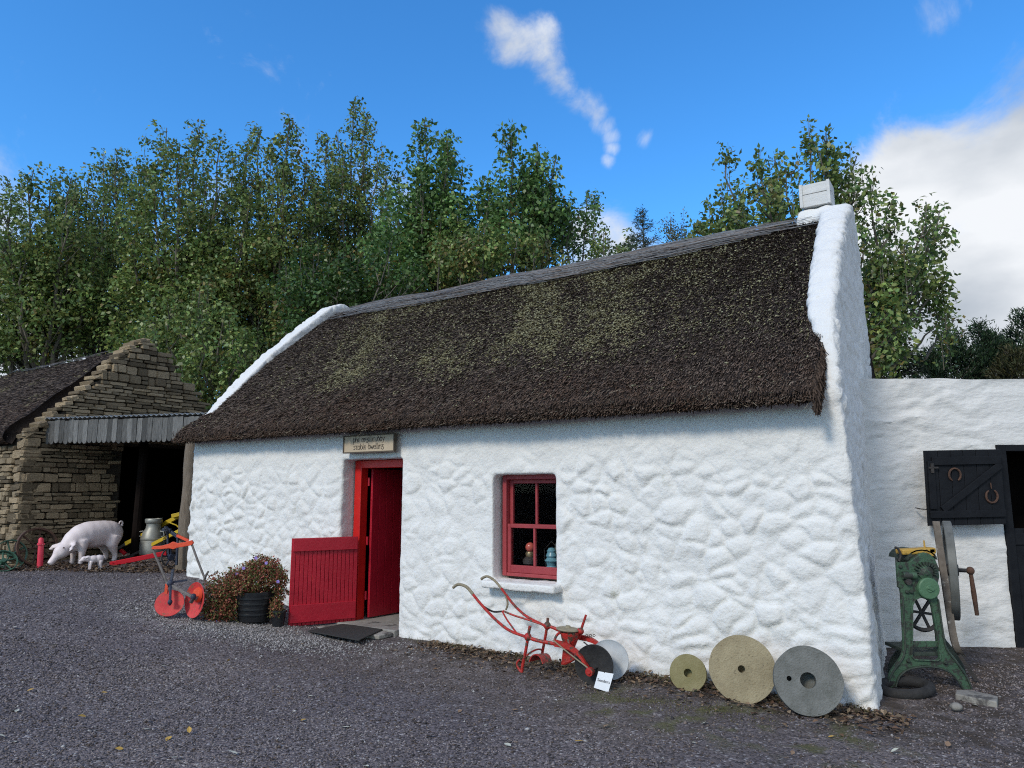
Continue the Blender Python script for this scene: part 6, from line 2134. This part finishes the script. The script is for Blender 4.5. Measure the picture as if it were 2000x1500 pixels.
def plant(name, label, blobs, n, leaf, pal, Y, group=None, nst=60):
    root = thing(name, label, 'plant', gp(blobs[0][0], 1212))
    PP, TT_ = [], []
    stems = MB()
    tot = sum(b[2] * b[3] for b in blobs)
    for px, py, rx, ry, dpt, yo in blobs:
        k = int(n * rx * ry / tot)
        u = rng.normal(0, 1, (k, 3))
        u /= np.linalg.norm(u, axis=1)[:, None]
        u *= (rng.random(k) ** .42)[:, None]
        c = at(px, py, Y + yo)
        s_ = Y / FPX
        P = np.array(c)[None] + u * np.array([rx * s_, dpt, ry * s_])
        P += (np.stack([fbm(P * 14 + 9 * j, 2) for j in range(3)], 1) - .5) * .12
        PP.append(P)
    P = np.concatenate(PP)
    P = P[P[:, 2] > gz_np(P[:, 0], P[:, 1]) + .005]
    k = len(P)
    t = pal[rng.integers(0, len(pal), k)] * rng.uniform(.5, 1.4, (k, 1))
    A = rng.normal(0, .8, (k, 3)) + np.array([0, -.2, .2])
    leaves_mesh('foliage', P, A, leaf * rng.uniform(.5, 1.3, k), t, root, MT['plant'], wid=.30)
    for j in rng.choice(k, nst, replace=False):
        a = Vector(P[j])
        b = a + Vector((rng.normal(0, .05), rng.normal(0, .05), rng.uniform(.04, .13)))
        stems.tube([a - Vector((0, 0, .08)), a, b], [.0028, .002, .001], 3)
    tag(stems.build('stems', MT['litter'] if False else MT['wood_handle'], root, recalc=False), kind='stuff')
    return root, P
PLP = 1.9 * np.array([[0.135, 0.070, 0.035], [0.18, 0.050, 0.036], [0.075, 0.085, 0.028], [0.22, 0.09, 0.055], [0.16, 0.04, 0.032], [0.12, 0.11, 0.045], [0.055, 0.080, 0.022]])
root, P = plant('trailing_plant', 'russet trailing plant spilling over the black tub with a few mauve flowers', [(497, 1130, 62, 34, .24, 0), (515, 1112, 34, 30, .18, .05), (432, 1160, 36, 40, .22, -.08), (425, 1195, 32, 26, .2, -.12), (545, 1150, 16, 44, .12, .02), (470, 1140, 36, 28, .2, -.12), (450, 1185, 22, 32, .16, -.1)], 17000, .030, PLP, TY)
for j, (px, py) in enumerate(((476, 1110), (543, 1136), (422, 1215), (463, 1121), (520, 1100), (500, 1090))):
    c = at(px, py, TY - .2)
    m = MB()
    for k in range(5):
        a = 2 * math.pi * k / 5
        m.ell(c + Vector((.011 * math.cos(a), 0, .011 * math.sin(a))), (.009, .004, .009), None, 6, 4)
    m.build('flower', pm('mauve_petal', (.26, .18, .55), (.34, .26, .65), 5, .6) if j == 0 else bpy.data.materials['mauve_petal'], root)
root, P = plant('pot_plant', 'small mixed plant growing from the small black pot', [(540, 1188, 14, 18, .09, .0)], 1300, .028, PLP, g2.y, nst=12)

# ------------------------------------------------------------------ gravel, litter, fallen leaves, tufts
def in_yard(X, Y):
    dx, dy = X - C0.x, Y - C0.y
    wx = dx * AX.x + dy * AX.y
    wy = dx * AY.x + dy * AY.y
    ok = (wy < -.03) | (wx > .12) | (wx < -9.1)
    ok &= ~((Y > SY - .05) & (X > 3))
    bx = (X - B0.x) * AX.x + (Y - B0.y) * AX.y
    by = (X - B0.x) * AY.x + (Y - B0.y) * AY.y
    ok &= ~((bx < .08) & (by > -.08))
    return ok, wx, wy
def ground_z(X, Y):
    P = np.stack([X, Y, np.zeros_like(X)], 1)
    return gz_np(X, Y) + (fbm(P * 1.3, 3) - .5) * .05 + (fbm(P * 6, 2) - .5) * .014
def scatter(n, y0, y1):
    Y = y0 + (y1 - y0) * rng.random(n) ** 1.0
    X = (rng.random(n) - .5) * 1.56 * Y
    ok, wx, wy = in_yard(X, Y)
    return X[ok], Y[ok], wx[ok], wy[ok]
X, Y, wx, wy = scatter(52000, 3.4, 7.0)
X2, Y2, wx2, wy2 = scatter(46000, 6.0, 13.0)
X, Y = np.concatenate([X, X2]), np.concatenate([Y, Y2])
wx, wy = np.concatenate([wx, wx2]), np.concatenate([wy, wy2])
bare = sstep(-2.3, -1.5, wy + (fbm(np.stack([X, Y, X * 0], 1) * 1.4, 3) - .5) * 1.6) * sstep(-6.4, -5.2, wx) * sstep(1.2, -.5, wx)   # trodden strip before the house
keep = rng.random(len(X)) > bare * .72
X, Y, bare = X[keep], Y[keep], bare[keep]
n = len(X)
sz = rng.uniform(.004, .015, n) * (1 + .5 * (rng.random(n) < .06)) * np.clip(.8 + (Y - 4) * .06, .8, 1.3)
t = np.array([0.138, 0.121, 0.120]) * rng.uniform(.25, 1.9, (n, 1))
br_ = rng.random(n) < .10
t[br_] = np.array([0.10, 0.075, 0.06]) * rng.uniform(.6, 1.4, (br_.sum(), 1))
tb = rng.random(n) < bare * .6
t[tb] = np.array([0.125, 0.098, 0.082]) * rng.uniform(.4, 1.6, (tb.sum(), 1))
pa = rng.random(n) < .022
t[pa] = np.array([0.36, 0.35, 0.34]) * rng.uniform(.6, 1.25, (pa.sum(), 1))
V, F, tt = pebbles(np.stack([X, Y, ground_z(X, Y) + sz * .15], 1), sz, .55, t)
tag(link('gravel', np_mesh('gravel', V, F, tt), MT['pebble']), 'dark loose gravel strewn over the yard', 'gravel', kind='stuff')
# pale chippings near the tub
k = 5200
c = gp(470, 1230)
X = c.x + rng.normal(0, .85, k)
Y = c.y + rng.normal(0, .26, k) - .32 * (X - c.x)
ok, wx, wy = in_yard(X, Y)
X, Y = X[ok], Y[ok]
sz = rng.uniform(.007, .016, len(X))
t = np.array([0.22, 0.21, 0.205]) * rng.uniform(.35, 1.9, (len(X), 1))
V, F, tt = pebbles(np.stack([X, Y, ground_z(X, Y) + sz * .2], 1), sz, .6, t)
tag(link('pale_chippings', np_mesh('pale_chippings', V, F, tt), MT['pebble']), 'pale stone chippings in front of the tub and doorstep', 'gravel', kind='stuff')
# brown litter along the wall foot and in the lean-to mouth
def litter(name, label, X, Y, size, pal):
    ok, wx, wy = in_yard(X, Y)
    X, Y = X[ok], Y[ok]
    k = len(X)
    P = np.stack([X, Y, ground_z(X, Y) + rng.uniform(.006, .02, k)], 1)
    A = rng.normal(0, 1, (k, 3)) * np.array([1, 1, .25])
    t = pal[rng.integers(0, len(pal), k)] * rng.uniform(.5, 1.4, (k, 1))
    L = size * rng.uniform(.5, 1.3, k)
    A /= np.linalg.norm(A, axis=1)[:, None]
    S = np.cross(A, np.array([0, 0, 1.0]) + rng.normal(0, .25, (k, 3)))
    S /= np.linalg.norm(S, axis=1)[:, None]
    lift = np.array([0, 0, 1.0]) * (L * .14)[:, None]
    V = np.stack([P, P + A * (L * .45)[:, None] + S * (L * .3)[:, None] + lift, P + A * L[:, None], P + A * (L * .45)[:, None] - S * (L * .3)[:, None] + lift], 1).reshape(-1, 3)
    tag(link(name, np_mesh(name, V, np.arange(4 * k).reshape(k, 4), np.repeat(t, 4, 0)), MT['litter']), label, 'leaf litter', kind='stuff')
BR = np.array([[0.14, 0.085, 0.05], [0.10, 0.060, 0.04], [0.19, 0.13, 0.08], [0.08, 0.055, 0.04], [0.24, 0.18, 0.12]])
k = 2600
a = rng.uniform(-4.3, .2, k)
b = -.04 - np.abs(rng.normal(0, .26, k))
litter('leaf_litter', 'brown dead leaves along the foot of the white wall', C0.x + AX.x * a + AY.x * b, C0.y + AX.y * a + AY.y * b, .045, BR)
k = 2600
X = rng.uniform(-8.2, -4.6, k)
Y = 11.2 + (X + 8.2) * -.12 + np.abs(rng.normal(0, .7, k))
litter('leaf_litter', 'brown dead leaves around the pigs and lean-to mouth', X, Y, .055, BR)
# weeds and grass blades at the wall foot
k = 2600
a = np.where(rng.random(k) < .5, rng.uniform(-4.6, .1, k), rng.choice([-3.9, -3.0, -2.5, -1.6, -1.1, -.6, -.15], k) + rng.normal(0, .10, k))
b = -.05 - np.abs(rng.normal(0, .10, k))
mossy = rng.random(k) < .45
a[mossy] = -1.35 + rng.normal(0, .45, mossy.sum())
b[mossy] = -.75 + rng.normal(0, .10, mossy.sum())
X, Y = C0.x + AX.x * a + AY.x * b, C0.y + AX.y * a + AY.y * b
P = np.stack([X, Y, ground_z(X, Y)], 1)
h = np.where(mossy, rng.uniform(.008, .02, k), rng.uniform(.02, .07, k))
d = rng.normal(0, .45, (k, 3)) + np.array([0, 0, 1.0])
d /= np.linalg.norm(d, axis=1)[:, None]
s_ = np.stack([np.cos(q := rng.uniform(0, 6.28, k)), np.sin(q), np.zeros(k)], 1) * .0022
V = np.stack([P - s_, P + s_, P + d * h[:, None] + s_ * .2, P + d * h[:, None] - s_ * .2], 1).reshape(-1, 3)
gp_ = np.array([[0.09, 0.10, 0.03], [0.13, 0.12, 0.05], [0.16, 0.13, 0.07]])
t = gp_[rng.integers(0, 3, k)] * rng.uniform(.6, 1.3, (k, 1))
tag(link('grass_tufts', np_mesh('grass_tufts', V, np.arange(4 * k).reshape(k, 4), np.repeat(t, 4, 0)), MT['litter']), 'sparse grass and moss along the white wall', 'grass', kind='stuff')
# single fallen leaves on the gravel
def leaf_proto():
    V = [(0, 0, 0), (.22, .24, .05), (.55, .30, .07), (1, 0, .03), (.55, -.30, .06), (.22, -.24, .05), (.5, 0, 0.0)]
    F = [(0, 1, 6), (1, 2, 6), (2, 3, 6), (3, 4, 6), (4, 5, 6), (5, 0, 6)]
    me = bpy.data.meshes.new('fallen_leaf')
    me.from_pydata(V, [], F)
    me.update()
    return me
lp = {}
for key, cc1, cc2, lab in (('pale', (.42, .42, .33), (.55, .54, .45), 'pale bleached fallen leaf lying on the dark gravel'),
                           ('gold', (.42, .24, .04), (.55, .36, .08), 'golden yellow fallen leaf lying on the dark gravel'),
                           ('brown', (.20, .12, .07), (.30, .20, .12), 'dry brown fallen leaf lying on the dark gravel')):
    me = leaf_proto()
    me.materials.append(pm('leaf_' + key, cc1, cc2, 30, .6))
    lp[key] = (me, lab)
spots = [('pale', 30, 1452, 1.1), ('pale', 10, 1444, 1), ('gold', 168, 1404, 1), ('gold', 370, 1436, 1.2), ('gold', 241, 1466, .8), ('gold', 333, 1442, 1), ('pale', 463, 1482, 1.3), ('pale', 280, 1426, .9), ('pale', 30, 1396, 1),
         ('brown', 287, 1407, .9), ('gold', 52, 1354, .8), ('gold', 210, 1353, .8), ('pale', 313, 1305, .9), ('gold', 446, 1296, .9), ('pale', 541, 1347, 1), ('pale', 600, 1364, .8), ('gold', 597, 1405, .9), ('pale', 683, 1422, 1.2),
         ('gold', 440, 1364, .7), ('gold', 192, 1370, .7), ('pale', 112, 1262, 1), ('pale', 22, 1228, 1.1), ('pale', 628, 1328, .9), ('gold', 1122, 1453, 1), ('pale', 985, 1455, 1), ('brown', 830, 1440, 1), ('pale', 1350, 1456, .8),
         ('brown', 1550, 1470, 1), ('pale', 1382, 1413, 1), ('pale', 1240, 1356, .9), ('brown', 1180, 1420, .9), ('pale', 1910, 1378, 1), ('gold', 588, 1260, .7), ('pale', 350, 1484, 1), ('pale', 720, 1498, 1), ('brown', 900, 1390, .8),
         ('pale', 760, 1340, .8), ('brown', 1000, 1390, .8), ('pale', 1740, 1470, .9), ('brown', 1850, 1460, 1), ('pale', 1945, 1330, 1), ('gold', 1630, 1440, .8)]
for key, px, py, s_ in spots:
    g = gp(px, py)
    me, lab = lp[key]
    o = bpy.data.objects.new('fallen_leaf', me)
    COL.objects.link(o)
    zz = float(ground_z(np.array([g.x]), np.array([g.y]))[0])
    o.location = (g.x, g.y, zz + .012)
    L = .062 * s_
    o.scale = (L, L * rng.uniform(.7, 1.1), L)
    o.rotation_euler = (rng.normal(0, .22), rng.normal(0, .22), rng.uniform(0, 6.28))
    tag(o, lab, 'leaf', key + ' leaves fallen on the gravel')
